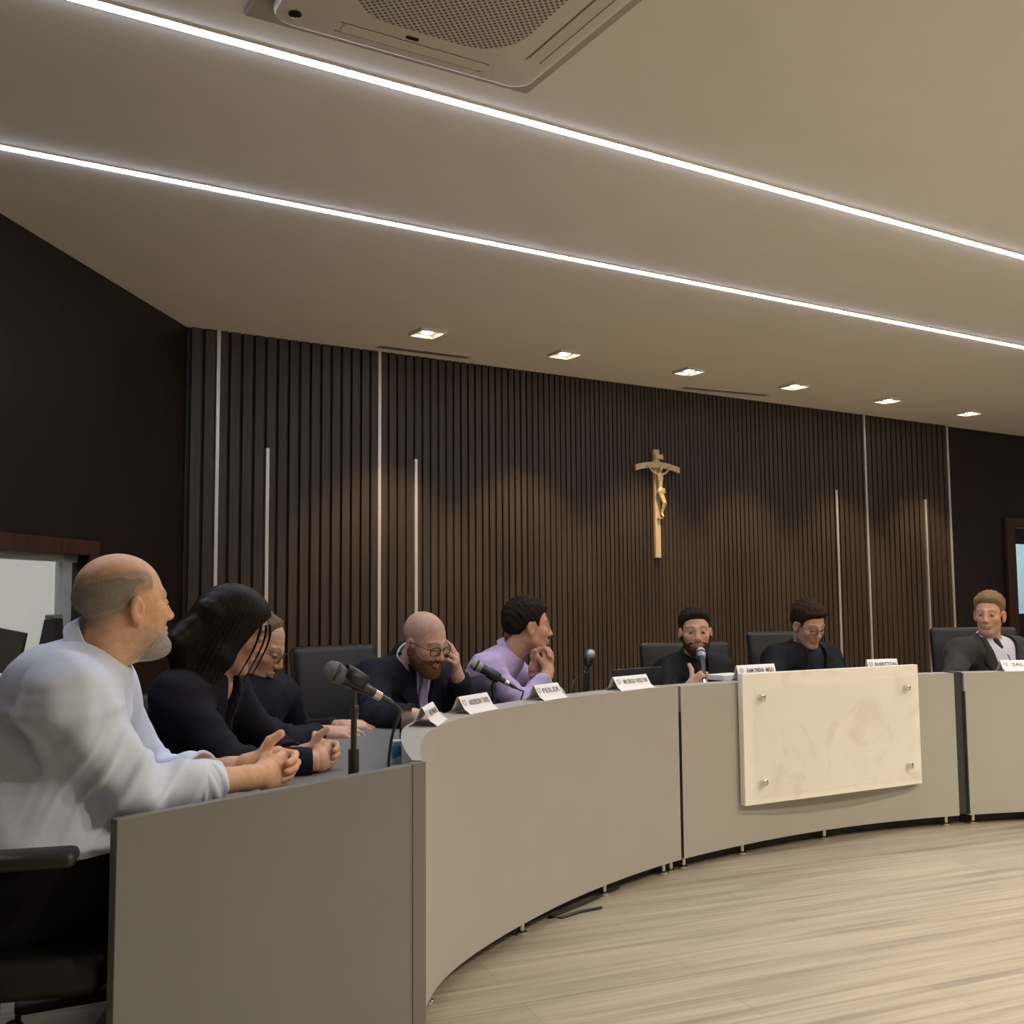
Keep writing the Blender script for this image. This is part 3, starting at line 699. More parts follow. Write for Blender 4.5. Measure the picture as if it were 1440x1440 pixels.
def skin_mat(name, rough=.48):
    m = bpy.data.materials.new(name); m.use_nodes = True; nt = m.node_tree; b = nt.nodes['Principled BSDF']
    b.inputs['Roughness'].default_value = rough; b.inputs['Specular IOR Level'].default_value = .4
    a = nt.nodes.new('ShaderNodeVertexColor'); a.layer_name = 'Col'
    tc = nt.nodes.new('ShaderNodeTexCoord'); n = nt.nodes.new('ShaderNodeTexNoise'); n.inputs['Scale'].default_value = 60; n.inputs['Detail'].default_value = 4
    nt.links.new(tc.outputs['Object'], n.inputs['Vector'])
    c = ramp(nt, n.outputs['Fac'], [(.3, (.90, .87, .86)), (.7, (1.08, 1.06, 1.05))])
    mx = nt.nodes.new('ShaderNodeMix'); mx.data_type = 'RGBA'; mx.blend_type = 'MULTIPLY'; mx.inputs['Factor'].default_value = 1
    nt.links.new(a.outputs['Color'], mx.inputs[6]); nt.links.new(c, mx.inputs[7]); nt.links.new(mx.outputs[2], b.inputs['Base Color'])
    b.inputs['Subsurface Weight'].default_value = .12; b.inputs['Subsurface Radius'].default_value = (.01, .004, .002); b.inputs['Subsurface Scale'].default_value = .6
    bp = nt.nodes.new('ShaderNodeBump'); bp.inputs['Strength'].default_value = .12; bp.inputs['Distance'].default_value = .001
    n2 = nt.nodes.new('ShaderNodeTexNoise'); n2.inputs['Scale'].default_value = 400; nt.links.new(tc.outputs['Object'], n2.inputs['Vector']); nt.links.new(n2.outputs['Fac'], bp.inputs['Height']); nt.links.new(bp.outputs['Normal'], b.inputs['Normal'])
    return m
SKIN = skin_mat('skin')
def hair_mat(name, c0, c1, scale=(220, 220, 30), rough=.75, bump=.6):
    m = grain_mat(name, scale, c0, tuple((a + b) / 2 for a, b in zip(c0, c1)), c1, rough, bump=bump, detail=4)
    m.node_tree.nodes['Principled BSDF'].inputs['Specular IOR Level'].default_value = .12; return m
def cloth(name, c, rough=.8, var=.06, sheen=.15, bump=.25):
    return mat(name, c, rough, var=var, vscale=14, bump=bump, bscale=700, sheen=sheen, spec=.25)
interp = np.interp

class Head:
    def __init__(s, c, yaw, pitch=0, roll=0, scale=1.0, **o):
        s.c = np.asarray(c, float); s.s = scale; s.o = o
        y, p = rad(yaw), rad(pitch)
        f = V(math.cos(y) * math.cos(p), math.sin(y) * math.cos(p), -math.sin(p)); r = V(math.sin(y), -math.cos(y), 0); u = np.cross(r, f)
        k = rad(roll); r, u = r * math.cos(k) - u * math.sin(k), u * math.cos(k) + r * math.sin(k)
        s.R = np.stack([r, f, u], 1)
    def loc(s, P):
        q = (P - s.c) @ s.R / s.s; q[:, 2] = np.where(q[:, 2] < 0, q[:, 2] * s.o.get('zs', 1.0), q[:, 2]); return q
    def wld(s, q):
        q = np.array(q, float); q[2] = q[2] / s.o.get('zs', 1.0) if q[2] < 0 else q[2]; return s.c + s.R @ (q * s.s)
    def face(s, q):
        """distance to the bare head in head units (m at scale 1)"""
        o = s.o; x = np.abs(q[:, 0]); Q = np.c_[x, q[:, 1], q[:, 2]]; jw = o.get('jaw', 1.0)
        d = ell(q, (0, -.016, .034), (.0765, .098, .085))
        d = smin(d, ell(q, (0, .028, -.034), (.061 * jw, .062, .088)), .030)
        d = smin(d, cap(Q, (.046 * jw, .004, -.062), (.020, .064, -.104), .020, .018), .024)
        d = smin(d, ell(q, (0, .073, -.105), (.020, .017, .016)), .018)
        if o.get('jowl'): d = smin(d, ell(q, (0, .035, -.105), (.055, .055, .03)), .03)
        d = smin(d, ell(Q, (.043, .056, -.024), (.018, .021, .018)), .022)
        d = smin(d, cap(Q, (0, .0835, .022), (.044, .068, .021), .0105, .009), .014)
        d = smax(d, -ell(Q, (.032, .103, .001), (.019, .019, .014)), .012)
        d = smin(d, ell(Q, (.031, .0735, .001), (.0135, .0135, .0125)), .002)
        if o.get('lid', 0): d = smin(d, cap(Q, (.022, .0845, .0035), (.041, .079, .0025), .0052, .0048), .003)
        d = smin(d, cap(q, (0, .087, .012), (0, .104, -.028), .0075, .0105), .012)
        d = smin(d, ell(q, (0, .1055, -.031), (.0115, .0095, .0095)), .006)
        d = smin(d, ell(Q, (.0125, .096, -.035), (.0075, .0090, .0075)), .005)
        d = smin(d, cap(Q, (0, .0945, -.0605), (.022, .082, -.0645), .0060, .003), .007)
        d = smin(d, cap(Q, (0, .0935, -.0735), (.019, .083, -.0705), .0070, .0035), .006)
        d = smax(d, -cap(Q, (0, .1035, -.0665), (.024, .090, -.0672), .0030, .0022), .003)
        # ear: tilted disc with a hollow
        a = rad(18); ca, sa = math.cos(a), math.sin(a)
        e = Q - V(.0775, -.010, -.017); e2 = np.c_[e[:, 0] * ca + e[:, 1] * sa, -e[:, 0] * sa + e[:, 1] * ca, e[:, 2] + .18 * e[:, 1]]
        de = ell(e2, (.002, 0, .004), (.0085, .0195, .031))
        de = smax(de, -ell(e2, (.0105, .003, .006), (.0075, .011, .018)), .004)
        de = smin(de, ell(e2, (.0, .004, -.022), (.006, .010, .011)), .006)
        return smin(d, de, .006)
    def dist(s, P): return s.face(s.loc(P)) * s.s
    def color(s, P, base):
        o = s.o; q = s.loc(P); x = np.abs(q[:, 0]); y, z = q[:, 1], q[:, 2]; n = len(P)
        c = np.tile(np.asarray(base, float), (n, 1))
        def mix(col, w): 
            nonlocal c
            w = np.clip(w, 0, 1)[:, None]; c = c * (1 - w) + np.asarray(col, float) * w
        inside = (np.linalg.norm(q, axis=1) < .18)
        b = np.asarray(base, float)
        g = lambda cx, cy, cz, r: np.exp(-(((x - cx) ** 2 + (y - cy) ** 2 + (z - cz) ** 2) / r ** 2))
        mix(b * V(1.0, .80, .76), (.6 * g(.042, .07, -.03, .025) + .7 * g(0, .115, -.03, .018) + .8 * g(.082, -.005, -.02, .03)) * inside)
        st = o.get('stubble')
        if st is not None:     # beard shadow that belongs to the skin: short stubble on the jaw
            zb = interp(y, [-.02, .02, .06, .085, .12], [-.01, -.03, -.050, -.047, -.047])
            w = np.clip((zb - z) / o.get('fade', .014), 0, 1) * np.clip((y + .012) / o.get('fade', .015), 0, 1) * np.clip((z + .135) / .02, 0, 1)
            mix(st[0], w * st[1] * inside * (.8 + .3 * vnoise(q, 900, 3)))
        sh = o.get('shaved')
        if sh is not None:
            zl = interp(y, [-.1, -.06, -.01, .03, .05, .075, .1], [-.06, -.05, .0, .015, .05, .068, .075])
            w = np.clip((z - zl) / .015, 0, 1); mix(sh[0], w * sh[1] * inside * (.85 + .2 * vnoise(q, 700, 5)))
        cr = o.get('crop')
        if cr is not None:      # short cropped hair on the skin itself
            m_ = np.minimum(z - interp(y, *cr[2]), interp(y, *cr[3]) - z) + .006 * vnoise(q, 140, 6); w = np.clip(m_ / .018 + .3, 0, 1)
            mix(cr[0], w * cr[1] * inside * (.82 + .25 * vnoise(q, 800, 7)))
        lp = np.clip(1 - np.sqrt((x / .024) ** 2 + ((z + .067) / .0105) ** 2), 0, .35) / .35 * (y > .075)
        mix(b * V(.80, .50, .46), lp * .5 * inside)
        mix(b * V(.35, .22, .18), (np.clip(1 - np.abs(z + .0667) / .0022, 0, 1) * (x < .022) * (y > .07)) * inside)  # dark line paints the shade in the mouth crease
        ey = np.linalg.norm(np.c_[x - .031, y - .0735, z - .001], axis=1)
        open_ = o.get('eye', .0065)      # half opening of the lids
        el = (ey < .0150) & (y > .078) & (np.abs(z) < open_)
        mix((.42, .38, .35), el * 1.0)
        ir = np.sqrt((x - .031) ** 2 + (z - .0) ** 2)
        mix((.05, .03, .02), (ir < .0066) * el * 1.0)
        mix(b * V(.28, .2, .17), ((np.abs(np.abs(z) - open_) < .0016) & (ey < .0158) & (y > .078)) * .8)
        if o.get('brow'):
            zb = .0245 + .006 * np.sin(np.clip((x - .012) / .04, 0, 1) * PI) * .8
            w = np.clip(1 - np.abs(z - zb) / .0052, 0, 1) * (x > .012) * (x < .054) * (y > .05)
            mix(o['brow'], np.sqrt(w) * .9 * inside)
        return c

def hand(Wp, fdir, up, right=True, curl=(35, 35, 35, 40), pip=(45, 45, 45, 45), dip=(25, 25, 25, 25), spread=(8, 2, -4, -10), thumb=((.75, .62, -.25), (.35, .90, -.25)), s=1.0):
    """capsules of one hand: list of (a, b, ra, rb, k); fdir = fingers, up = back of the hand"""
    f = nrm(fdir); u = nrm(np.asarray(up, float) - f * (np.asarray(up, float) @ f)); t = np.cross(u, f) if right else np.cross(f, u)
    W_ = lambda a, b, c: np.asarray(Wp, float) + s * (a * t + b * f + c * u)
    L = []; base = [(.027, .086, 0), (.009, .091, .003), (-.009, .087, .002), (-.026, .078, -.002)]
    seg = [(.043, .026, .022), (.047, .030, .023), (.043, .028, .022), (.034, .022, .020)]
    rr = [.0098, .0100, .0095, .0085]
    for i in range(4):
        a = W_(base[i][0] * .55, .012, 0); b = W_(*base[i]); L.append((a, b, .0165 * s, .0125 * s, .010))
    L.append((W_(.010, .015, -.008), W_(.034, .048, -.014), .017 * s, .0125 * s, .010))
    L.append((W_(-.018, .015, -.006), W_(-.024, .055, -.008), .015 * s, .0125 * s, .010))
    for i in range(4):
        p = W_(*base[i]); sp = rad(spread[i]); a = 0; r = rr[i] * s
        for j, (an, ln) in enumerate(zip((curl[i], pip[i], dip[i]), seg[i])):
            a += rad(an); dv = math.cos(a) * (math.cos(sp) * f + math.sin(sp) * t) - math.sin(a) * u
            q = p + dv * ln * s; L.append((p, q, r, r * .92, .004 if j == 0 else .0025)); p = q; r *= .92
    p = W_(.034, .046, -.014)
    for j, (dv, ln) in enumerate(zip(thumb, (.033, .027))):
        dd = nrm(dv[0] * t + dv[1] * f + dv[2] * u); q = p + dd * ln * s; L.append((p, q, (.0128 - .0012 * j) * s, (.0116 - .0018 * j) * s, .004)); p = q
    return L

def clasp(WR, D, lift=.0, s=1.0, turn=17, sep=.082, upright=.25, thumbs=True):
    """two hands with interlaced fingers pointing along D; returns left wrist and both hands"""
    D = nrm(D); zz = V(0, 0, 1) - D * D[2]; zz = nrm(zz); lat = np.cross(zz, D)       # lat points to the sitter's left
    a = rad(turn); fR = D * math.cos(a) + lat * math.sin(a); fL = D * math.cos(a) - lat * math.sin(a)
    WL = np.asarray(WR) + lat * sep * s + zz * .009 * s
    hr = hand(WR, fR, -lat * 1.0 + zz * upright, True, curl=(46, 52, 56, 60), pip=(66, 66, 64, 62), dip=(32, 32, 32, 32), spread=(3, 1, -1, -3), thumb=((.72, .62, -.20), (.45, .85, -.30)), s=s)
    hl = hand(WL, fL, lat * 1.0 + zz * upright, False, curl=(46, 52, 56, 60), pip=(66, 66, 64, 62), dip=(32, 32, 32, 32), spread=(3, 1, -1, -3), thumb=((.85, .52, -.10), (.62, .78, -.20)), s=s)
    return WL, hr, hl
class Figure:
    """joints in world metres: head, N (neck base), SR SL shoulders, P pelvis, ER EL elbows, WR WL wrists, plus hands (capsule lists)"""
    def __init__(s, **k): s.__dict__.update(k); s.setup()
    def setup(s):
        psi = rad(s.psi); s.f = V(math.cos(psi), math.sin(psi), 0); s.r = V(math.sin(psi), -math.cos(psi), 0)
        s.M = (s.SR + s.SL) / 2; s.up = nrm(s.N - s.P)
        x = nrm(s.SR - s.SL); z = nrm(s.up - x * (s.up @ x)); y = np.cross(z, x); s.B = np.stack([x, y, z], 1)   # right, front, up of the chest
        if y @ s.f < 0: s.B[:, 1] *= -1
        b = getattr(s, 'build', 1.0); s.b = b
        s.Cc = s.M * .66 + s.P * .34; s.Cb = s.M * .34 + s.P * .66
        H = s.head; s.Hn = H.wld((0, -.022, -.055))
        s.HipR = s.P + .09 * s.r; s.HipL = s.P - .09 * s.r
        kl = getattr(s, 'thigh', .43); kn = getattr(s, 'knees', None)
        sg = getattr(s, 'swing', 0.0); sw = s.f * math.cos(rad(sg)) - s.r * math.sin(rad(sg)); tk = getattr(s, 'tuck', .0)
        s.KR = s.P + sw * kl + s.r * .11; s.KL = s.P + sw * kl - s.r * .11
        s.KR[2] = s.KL[2] = min(s.P[2], .575)
        s.AR = V(*(s.KR + sw * (.02 - tk))[:2], .09); s.AL = V(*(s.KL + sw * (.02 - tk))[:2], .09)
    def torso(s, P, off=0.0, belly=True):
        b = s.b; q = (P - s.Cc) @ s.B
        d = ell(q, (0, -.005, 0), (.165 * b + off, .112 * b + off, .21 + off))
        hp = getattr(s, 'hump', None)
        if hp: c = s.M - s.f * hp[0] + V(0, 0, hp[1]); d = smin(d, cap(P, c + s.r * .10, c - s.r * .10, hp[2] + off, hp[2] + off), .07)
        bl = getattr(s, 'belly', 0.0)
        qb = (P - s.Cb) @ s.B
        d = smin(d, ell(qb, (0, .015 + bl * .6, 0), (.158 * b + bl * .5 + off, .118 * b + bl + off, .19 + off)), .06)
        d = smin(d, ell(P - s.P, (0, 0, .02), (.175 * b + off, .175 * b + off, .13 + off)), .06)
        sh_ = getattr(s, 'sh', .060); d = smin(d, cap(P, s.SR, s.SL, sh_ * b + off, sh_ * b + off), .06)
        d = smin(d, cap(P, s.N - s.up * .02, s.SR * .75 + s.N * .25, .058 + off, .05 + off), .04)
        d = smin(d, cap(P, s.N - s.up * .02, s.SL * .75 + s.N * .25, .058 + off, .05 + off), .04)
        return d
    def arms(s, P, d, off, frac, k=.05, fold=0.0):
        b = s.b
        for S, E, W in ((s.SR, s.ER, s.WR), (s.SL, s.EL, s.WL)):
            L1 = np.linalg.norm(E - S) + .02
            ra, re, rw = .053 * b + off, .043 * b + off, .030 + off * .9
            c = (S + E + W) / 3; R = max(np.linalg.norm(c - S), np.linalg.norm(c - W), np.linalg.norm(c - E)) + .09
            def fn(Q):
                da = cap(Q, S, E, ra, re)
                if frac <= 0: 
                    return da
                C = E + (W - E) * frac; dv = nrm(W - E)
                db = cap(Q, E, W + dv * .05, re, rw - (re - rw) * .0)
                db = smax(db, (Q - C) @ dv, .004)
                return smin(da, db, .03)
            d = smin(d, culled(P, c, R, fn), k)
        return d
    def legs(s, P, d, off, k=.04):
        for h, kn, an in ((s.HipR, s.KR, s.AR), (s.HipL, s.KL, s.AL)):
            d = smin(d, cap(P, h, kn, .082 + off, .058 + off), k); d = smin(d, cap(P, kn, an, .056 + off, .038 + off), .02)
        return d
    def skin(s, P):
        H = s.head
        d = culled(P, H.c, .17 * H.s, H.dist)
        nk = getattr(s, 'neck', .056)
        d = smin(d, culled(P, (s.Hn + s.N) / 2, .17, lambda Q: cap(Q, s.Hn, s.N - s.up * .02, nk * .95, nk * 1.05)), .022)
        t = s.torso(P, -.016); t = s.arms(P, t, -.008, 1.0)
        t = s.legs(P, t, -.012)
        d = smin(d, t, .012)
        for h in (s.hr, s.hl):
            if not h: continue
            pts = np.array([p for c in h for p in c[:2]]); c = pts.mean(0); R = np.linalg.norm(pts - c, axis=1).max() + .02
            def fn(Q, h=h):
                o = cap(Q, *h[0][:4])
                for x in h[1:]: o = smin(o, cap(Q, *x[:4]), x[4])
                return o
            near = culled(P, c, R, fn, .05); d = smin(d, near, .003 if getattr(s, 'tight', True) else .01)
            # blend the wrist
        for W, E, h in ((s.WR, s.ER, s.hr), (s.WL, s.EL, s.hl)):
            if h: d = smin(d, culled(P, W, .09, lambda Q: cap(Q, W + (E - W) * .12, W + (h[1][1] - W) * .25, .0275, .022)), .014)
        return d
    def folds(s, P, amp, seed=1):
        """soft creases, strongest at elbows, armpits and waist"""
        w = np.full(len(P), .25)
        for c, r, a in ((s.ER, .12, .9), (s.EL, .12, .9), (s.SR - s.up * .09, .10, .7), (s.SL - s.up * .09, .10, .7), (s.Cb - s.up * .05, .16, .55)):
            w = w + a * np.exp(-((P - c) ** 2).sum(1) / r ** 2)
        r = np.random.default_rng(seed); o = np.zeros(len(P))
        for i in range(4):
            k = r.normal(size=3) * V(1, 1, 1.3); k = k / np.linalg.norm(k) * r.uniform(45, 85)
            ph = P @ k + 2.2 * np.sin(P @ (r.normal(size=3) * 11) + r.uniform(0, 6)) + r.uniform(0, 6)
            o += (.5 + .5 * np.cos(ph)) ** 2 - .35
        for E_, S_, W_, q_ in ((s.ER, s.SR, s.WR, 1), (s.EL, s.SL, s.WL, 2)):
            ax = nrm(nrm(W_ - E_) + nrm(E_ - S_)); t = (P - E_) @ ax; g = np.exp(-((P - E_) ** 2).sum(1) / .13 ** 2)
            ph = t * 105 + 2.0 * np.sin(P @ (r.normal(size=3) * 16) + q_) + (P @ nrm(np.cross(ax, V(.3, .2, 1)))) * 22
            o = o * (1 - .7 * g) + g * 2.0 * ((.5 + .5 * np.cos(ph)) ** 3.2 - .22)
        return -amp * np.clip(w, 0, 1.2) * o
    def bounds(s, pad=.13):
        pts = np.array([s.head.c + V(0, 0, .03), s.head.c, s.SR, s.SL, s.P, s.ER, s.EL, s.WR, s.WL, s.KR, s.KL, s.AR, s.AL] + [p for h in (s.hr, s.hl) if h for c in h for p in c[:2]])
        return pts.min(0) - pad, pts.max(0) + pad
    def make_body(s, parent, res, base):
        lo, hi = s.bounds()
        lo[2] = .02
        col = lambda P: s.head.color(P, base)
        return sdf_obj('body', s.skin, lo, hi, res, SKIN, parent, col)
    def upper_bounds(s, pad=.14):
        pts = np.array([s.N, s.SR, s.SL, s.P - V(0, 0, .1), s.ER, s.EL, s.WR, s.WL]); return pts.min(0) - pad - getattr(s, 'belly', 0) * 2, pts.max(0) + pad + getattr(s, 'belly', 0)
    def shirt_f(s, off=.006, frac=.85, fold=.0035, seed=1, neck=True, v=None, hem=None, nk_open=.004):
        nk = getattr(s, 'neck', .056)
        def f(P):
            d = s.torso(P, off); d = s.arms(P, d, off, frac)
            d = d + s.folds(P, fold, seed)
            # room for the neck
            a = s.N - s.up * .005; b = s.Hn + (s.Hn - s.N) * .6
            d = smax(d, -culled(P, (a + b) / 2, .20, lambda Q: cap(Q, a, b, nk * 1.03 + nk_open, nk * 1.06 + nk_open)), .006)
            if v is not None:    # open front: remove a wedge from the chest front
                q = (P - s.N) @ s.B; top, bot, w0 = v
                hw = interp(-q[:, 2], [-.05, top, bot], [w0, w0, .0])
                dv = np.maximum(np.abs(q[:, 0]) - hw, -(q[:, 1] - .0)); dv = np.maximum(dv, -(q[:, 2] + bot))
                d = smax(d, -dv, .004)
            # lower hem
            h = s.P[2] + (.0 if hem is None else hem)
            d = np.maximum(d, (h - P[:, 2]))
            return d
        return f
    def collar_f(s, th=.003, h=.036, tip=.035, gap=.35, r0=None, lean=0.0, drop=.0, stand=.018, tilt=.30):
        """turned-down shirt collar round the neck"""
        nk = (getattr(s, 'neck', .056) + .006) if r0 is None else r0
        up = nrm(s.Hn - s.N); x = nrm(s.B[:, 0] - up * (up @ s.B[:, 0])); y = np.cross(up, x); y = y if y @ s.f > 0 else -y
        o = s.N + up * stand
        def f(P):
            q = np.stack([(P - o) @ x, (P - o) @ y, (P - o) @ up], 1)
            # the neck opening tips down towards the throat
            z = q[:, 2] + tilt * (q[:, 1] + .03) + drop
            rho = np.hypot(q[:, 0], q[:, 1] * .95 + .004); ang = np.abs(np.arctan2(q[:, 0], q[:, 1]))   # 0 at the front
            fr = np.exp(-(ang / .55) ** 2)
            out = np.abs(rho - (nk + .004 + (.012 - z) * .42)) - th
            lo = -.020 - tip * fr
            d = np.maximum(out, np.maximum(z - .020, lo - z) * .8)
            inn = np.maximum(np.abs(rho - nk - .001) - th * .8, np.maximum(z - .021, -.03 - z) * .8)
            d = smin(d, inn, .003)
            g = gap * np.clip((.020 - z) / .05, .12, 1.3)
            return np.maximum(d, (g - ang) * nk)
        return f
    def make_upper(s, name, parent, res, m, f):
        lo, hi = s.upper_bounds(); return sdf_obj(name, f, lo, hi, res, m, parent)
    def make_trousers(s, parent, res, m):
        def f(P):
            d = np.maximum(s.torso(P, .0), P[:, 2] - s.P[2] - getattr(s, 'waist', .06)); d = smin(d, ell(P - s.P, (0, 0, -.02), (.18 * s.b, .17 * s.b, .12)), .03); d = s.legs(P, d, .006); return np.maximum(d, .06 - P[:, 2])
        pts = np.array([s.P, s.KR, s.KL, s.AR, s.AL]); lo, hi = pts.min(0) - .3, pts.max(0) + .3; lo[2] = .02
        return sdf_obj('trousers', f, lo, hi, res, m, parent)
    def make_shoes(s, parent, m):
        for a in (s.AR, s.AL):
            c = V(a[0], a[1], 0) + s.f * .055
            def f(P, c=c):
                q = np.stack([(P - c) @ s.r, (P - c) @ s.f, P[:, 2]], 1)
                d = ell(q, (0, .0, .035), (.045, .14, .04)); d = smin(d, cap(q, (0, -.06, .05), (0, -.06, .09), .045, .045), .03); return np.maximum(d, .004 - P[:, 2])
            sdf_obj('shoe', f, c - V(.2, .2, .01), c + V(.2, .2, .17), .010, m, parent)
    # ---- hair
    def cap_hair(s, parent, m, res, name='hair', top=.014, side=.007, line=None, rough=.0022, lo_back=-.06, quiff=0.0, upper=None, seed=4, taper=.028, thin=False):
        H = s.head
        ys, zs = line or ([-.13, -.085, -.05, -.018, .012, .030, .040, .060, .082, .12], [-.062, -.060, -.050, .010, .020, -.006, .040, .062, .072, .080])
        def f(P):
            q = H.loc(P); x = np.abs(q[:, 0]); y, z = q[:, 1], q[:, 2]
            base = smin(ell(q, (0, -.016, .034), (.0765, .098, .085)), ell(q, (0, .028, -.034), (.061, .062, .088)), .03)
            up_ = np.clip((z - .02) / .07, 0, 1)
            th = side + (top - side) * up_
            if quiff: th = th + quiff * np.exp(-((y - .07) / .035) ** 2 - ((z - .085) / .04) ** 2)
            st = .6 * np.sin(260 * q[:, 0] + 3 * np.sin(30 * y)) + .4 * np.sin(190 * y + 170 * z + 2 * np.sin(60 * x))
            nz = .0015 if thin else .005; zl = interp(y, ys, zs) + nz * vnoise(q, 150, seed + 1)
            m_ = z - zl
            if upper is not None: m_ = np.minimum(m_, interp(y, *upper) - z + nz * vnoise(q, 140, seed + 2))
            k = np.clip(m_ / taper, 0, 1) ** (1.1 if thin else .6)
            fb = np.minimum(base, H.face(q) + .0005) if thin else base
            t = -.003 + (th + .003) * k + k * (rough * st + rough * .9 * vnoise(q, 110, seed) + rough * 1.2 * vnoise(q, 45, seed + 5))
            return (fb - t) * H.s
        c = H.wld((0, -.01, .03)); return sdf_obj(name, f, c - .16 * H.s, c + .16 * H.s, res, m, parent)
    def beard(s, parent, m, res, th=.012, long=0.0, name='beard', hi_=None):
        H = s.head
        def f(P):
            q = H.loc(P); x = np.abs(q[:, 0]); y, z = q[:, 1], q[:, 2]
            t = th * np.clip((.03 - z) / .09, .25, 1) + long * np.exp(-((y - .08) / .03) ** 2 - ((z + .12) / .03) ** 2 - (x / .04) ** 2)
            zb = interp(y, [-.02, .005, .03, .055, .085, .12], hi_ or [.0, -.012, -.035, -.052, -.044, -.044])
            m_ = np.minimum(zb - z, (y + .012) * .8) + .002 * vnoise(q, 180, 9)
            m_ = np.minimum(m_, (z + .150) * .6)
            mo = (np.sqrt((x / .022) ** 2 + ((z + .067) / .0085) ** 2) - 1) * .010
            m_ = np.minimum(m_, np.where(y > .07, mo, 1))
            t = -.0022 + (t + .0022) * np.clip(m_ / .016, 0, 1) ** .7 + (m_ > 0) * (.0009 * np.sin(420 * x + 260 * z + 3 * np.sin(90 * y)) + .0009 * vnoise(q, 320, 8))
            return (H.face(q) - t) * H.s
        c = H.wld((0, .05, -.06)); return sdf_obj(name, f, c - .14, c + .14, res, m, parent)
    def glasses(s, parent, m, w=.024, h=.017, round_=.5, lens=None, rim=.0016):
        H = s.head; bm = BM(); z0 = -.002
        def loop(cx):
            pts = []
            for k in range(25):
                a = 2 * PI * k / 24; e = 2 / 3.2
                X = math.copysign(abs(math.cos(a)) ** e, math.cos(a)) * w; Z = math.copysign(abs(math.sin(a)) ** e, math.sin(a)) * h
                pts.append(H.wld((cx + X, .101 - .14 * abs(cx + X), z0 + Z)))
            return pts
        for cx in (-.033, .033): tube(bm, loop(cx), rim * H.s, 6)
        tube(bm, [H.wld((-.010, .100, .003)), H.wld((0, .1035, .006)), H.wld((.010, .100, .003))], rim * H.s, 6)
        for sx in (-1, 1): tube(bm, [H.wld((sx * .056, .0935, .006)), H.wld((sx * .070, .075, .006)), H.wld((sx * .0795, .02, .006)), H.wld((sx * .083, -.015, .002)), H.wld((sx * .083, -.03, -.02))], rim * H.s, 6)
        g = obj('glasses', bm, m, parent, True)
        bm = BM()
        for cx in (-.033, .033):
            l = loop(cx)[:-1]; bm.faces.new([bm.verts.new(p) for p in l])
        lm = mat('spectacle_lens', (.97, .98, .98), .02, trans=1.0, spec=.3, alpha=.35); lm.node_tree.nodes['Principled BSDF'].inputs['IOR'].default_value = 1.05
        obj('lenses', bm, lm, g)
        return g
# ------------------------------------------------------------------ people
def person(fig, label, base, res, group='people seated at the horseshoe desk'):
    e = empty('person', (fig.P[0], fig.P[1], 0), 0, label, 'person', group)
    fig.make_body(e, res, base); return e
black_shoe = mat('black_leather', (.012, .011, .011), .35)
c_blue = cloth('light_blue_shirt', (.70, .78, .95)); c_navy = cloth('navy_blouse', (.008, .008, .014), sheen=0); c_navy2 = cloth('dark_navy_shirt', (.007, .008, .015), sheen=0)
c_suit = cloth('navy_suit', (.006, .0075, .015), sheen=0); c_lav = cloth('lavender_shirt', (.47, .38, .60)); c_blk = cloth('black_jacket_cloth', (.0045, .0045, .005), rough=.65, sheen=0)
c_dk = cloth('dark_blazer', (.006, .0075, .010), sheen=0); c_brn = cloth('brown_grey_blazer', (.036, .032, .024), sheen=.05); c_white = cloth('white_shirt', (.70, .68, .74)); c_tee = cloth('slate_blue_tee', (.016, .021, .036), sheen=0)
c_trs = cloth('dark_trousers', (.004, .0045, .008), sheen=0); c_tie = cloth('lavender_tie', (.30, .24, .42), rough=.5)
glass_frame = mat('dark_spectacle_frame', (.02, .012, .012), .3); glass_thin = mat('brown_spectacle_frame', (.09, .055, .04), .3, metal=.4)
tooth = mat('pale_button', (.7, .68, .7), .4)
def set_joint(M, f, r, half=.19): return M + r * half, M - r * half
def fr(psi): a = rad(psi); return V(math.cos(a), math.sin(a), 0), V(math.sin(a), -math.cos(a), 0)

# --- 1: man in the light blue shirt (near left, seen from his right and a little behind)
f, r = fr(14)
BAND = (([-.13, -.09, -.06, -.03, .0, .02, .035, .042, .05], [-.045, -.045, -.040, -.018, .020, .026, .03, .08, .2]), ([-.13, -.09, -.05, .0, .03, .05], [.070, .078, .082, .084, .076, .05]))
H = Head(at(176, 852, 2.34), 45, -2, -3, .995, jaw=1.08, jowl=True, zs=1.07, fade=.032, crop=((.23, .19, .145), .85, *BAND), lid=1, eye=.004, stubble=((.34, .28, .215), .85), brow=(.30, .22, .15))
M = at(118, 974, 2.33); SR, SL = set_joint(M, f, r, .20)
N = at(136, 930, 2.335); ER = at(190, 1112, 2.22); WR = at(366, 1092, 2.46); EL = at(208, 1092, 2.72); WL = at(352, 1076, 2.60)
P = V(*(M - f * .17)[:2], .60)
fw = nrm(at(448, 1076, 2.58) - WR)
WL, hr, hl = clasp(WR, fw + V(0, 0, .03), s=1.08)
m1 = Figure(head=H, psi=14, N=N, SR=SR, SL=SL, P=P, ER=ER, EL=EL, WR=WR, WL=WL, hr=hr, hl=hl, build=1.16, belly=.075, neck=.064, sh=.064, hump=(.055, .012, .090), swing=36, thigh=.40, tuck=.12, waist=.15)
e = person(m1, 'bald man with a grey beard in a light blue shirt, nearest the camera', (.75, .455, .28), .0032)
m1.make_upper('shirt', e, .0055, c_blue, m1.shirt_f(.010, .56, .0125, 11, hem=.125, nk_open=.001))
lo, hi = N - .16, N + .16
sh = [c for c in e.children if c.name.startswith('shirt')][0]
sdf_obj('collar', m1.collar_f(tip=.035, gap=.40, tilt=.46, stand=.026), lo, hi, .0032, c_blue, sh)
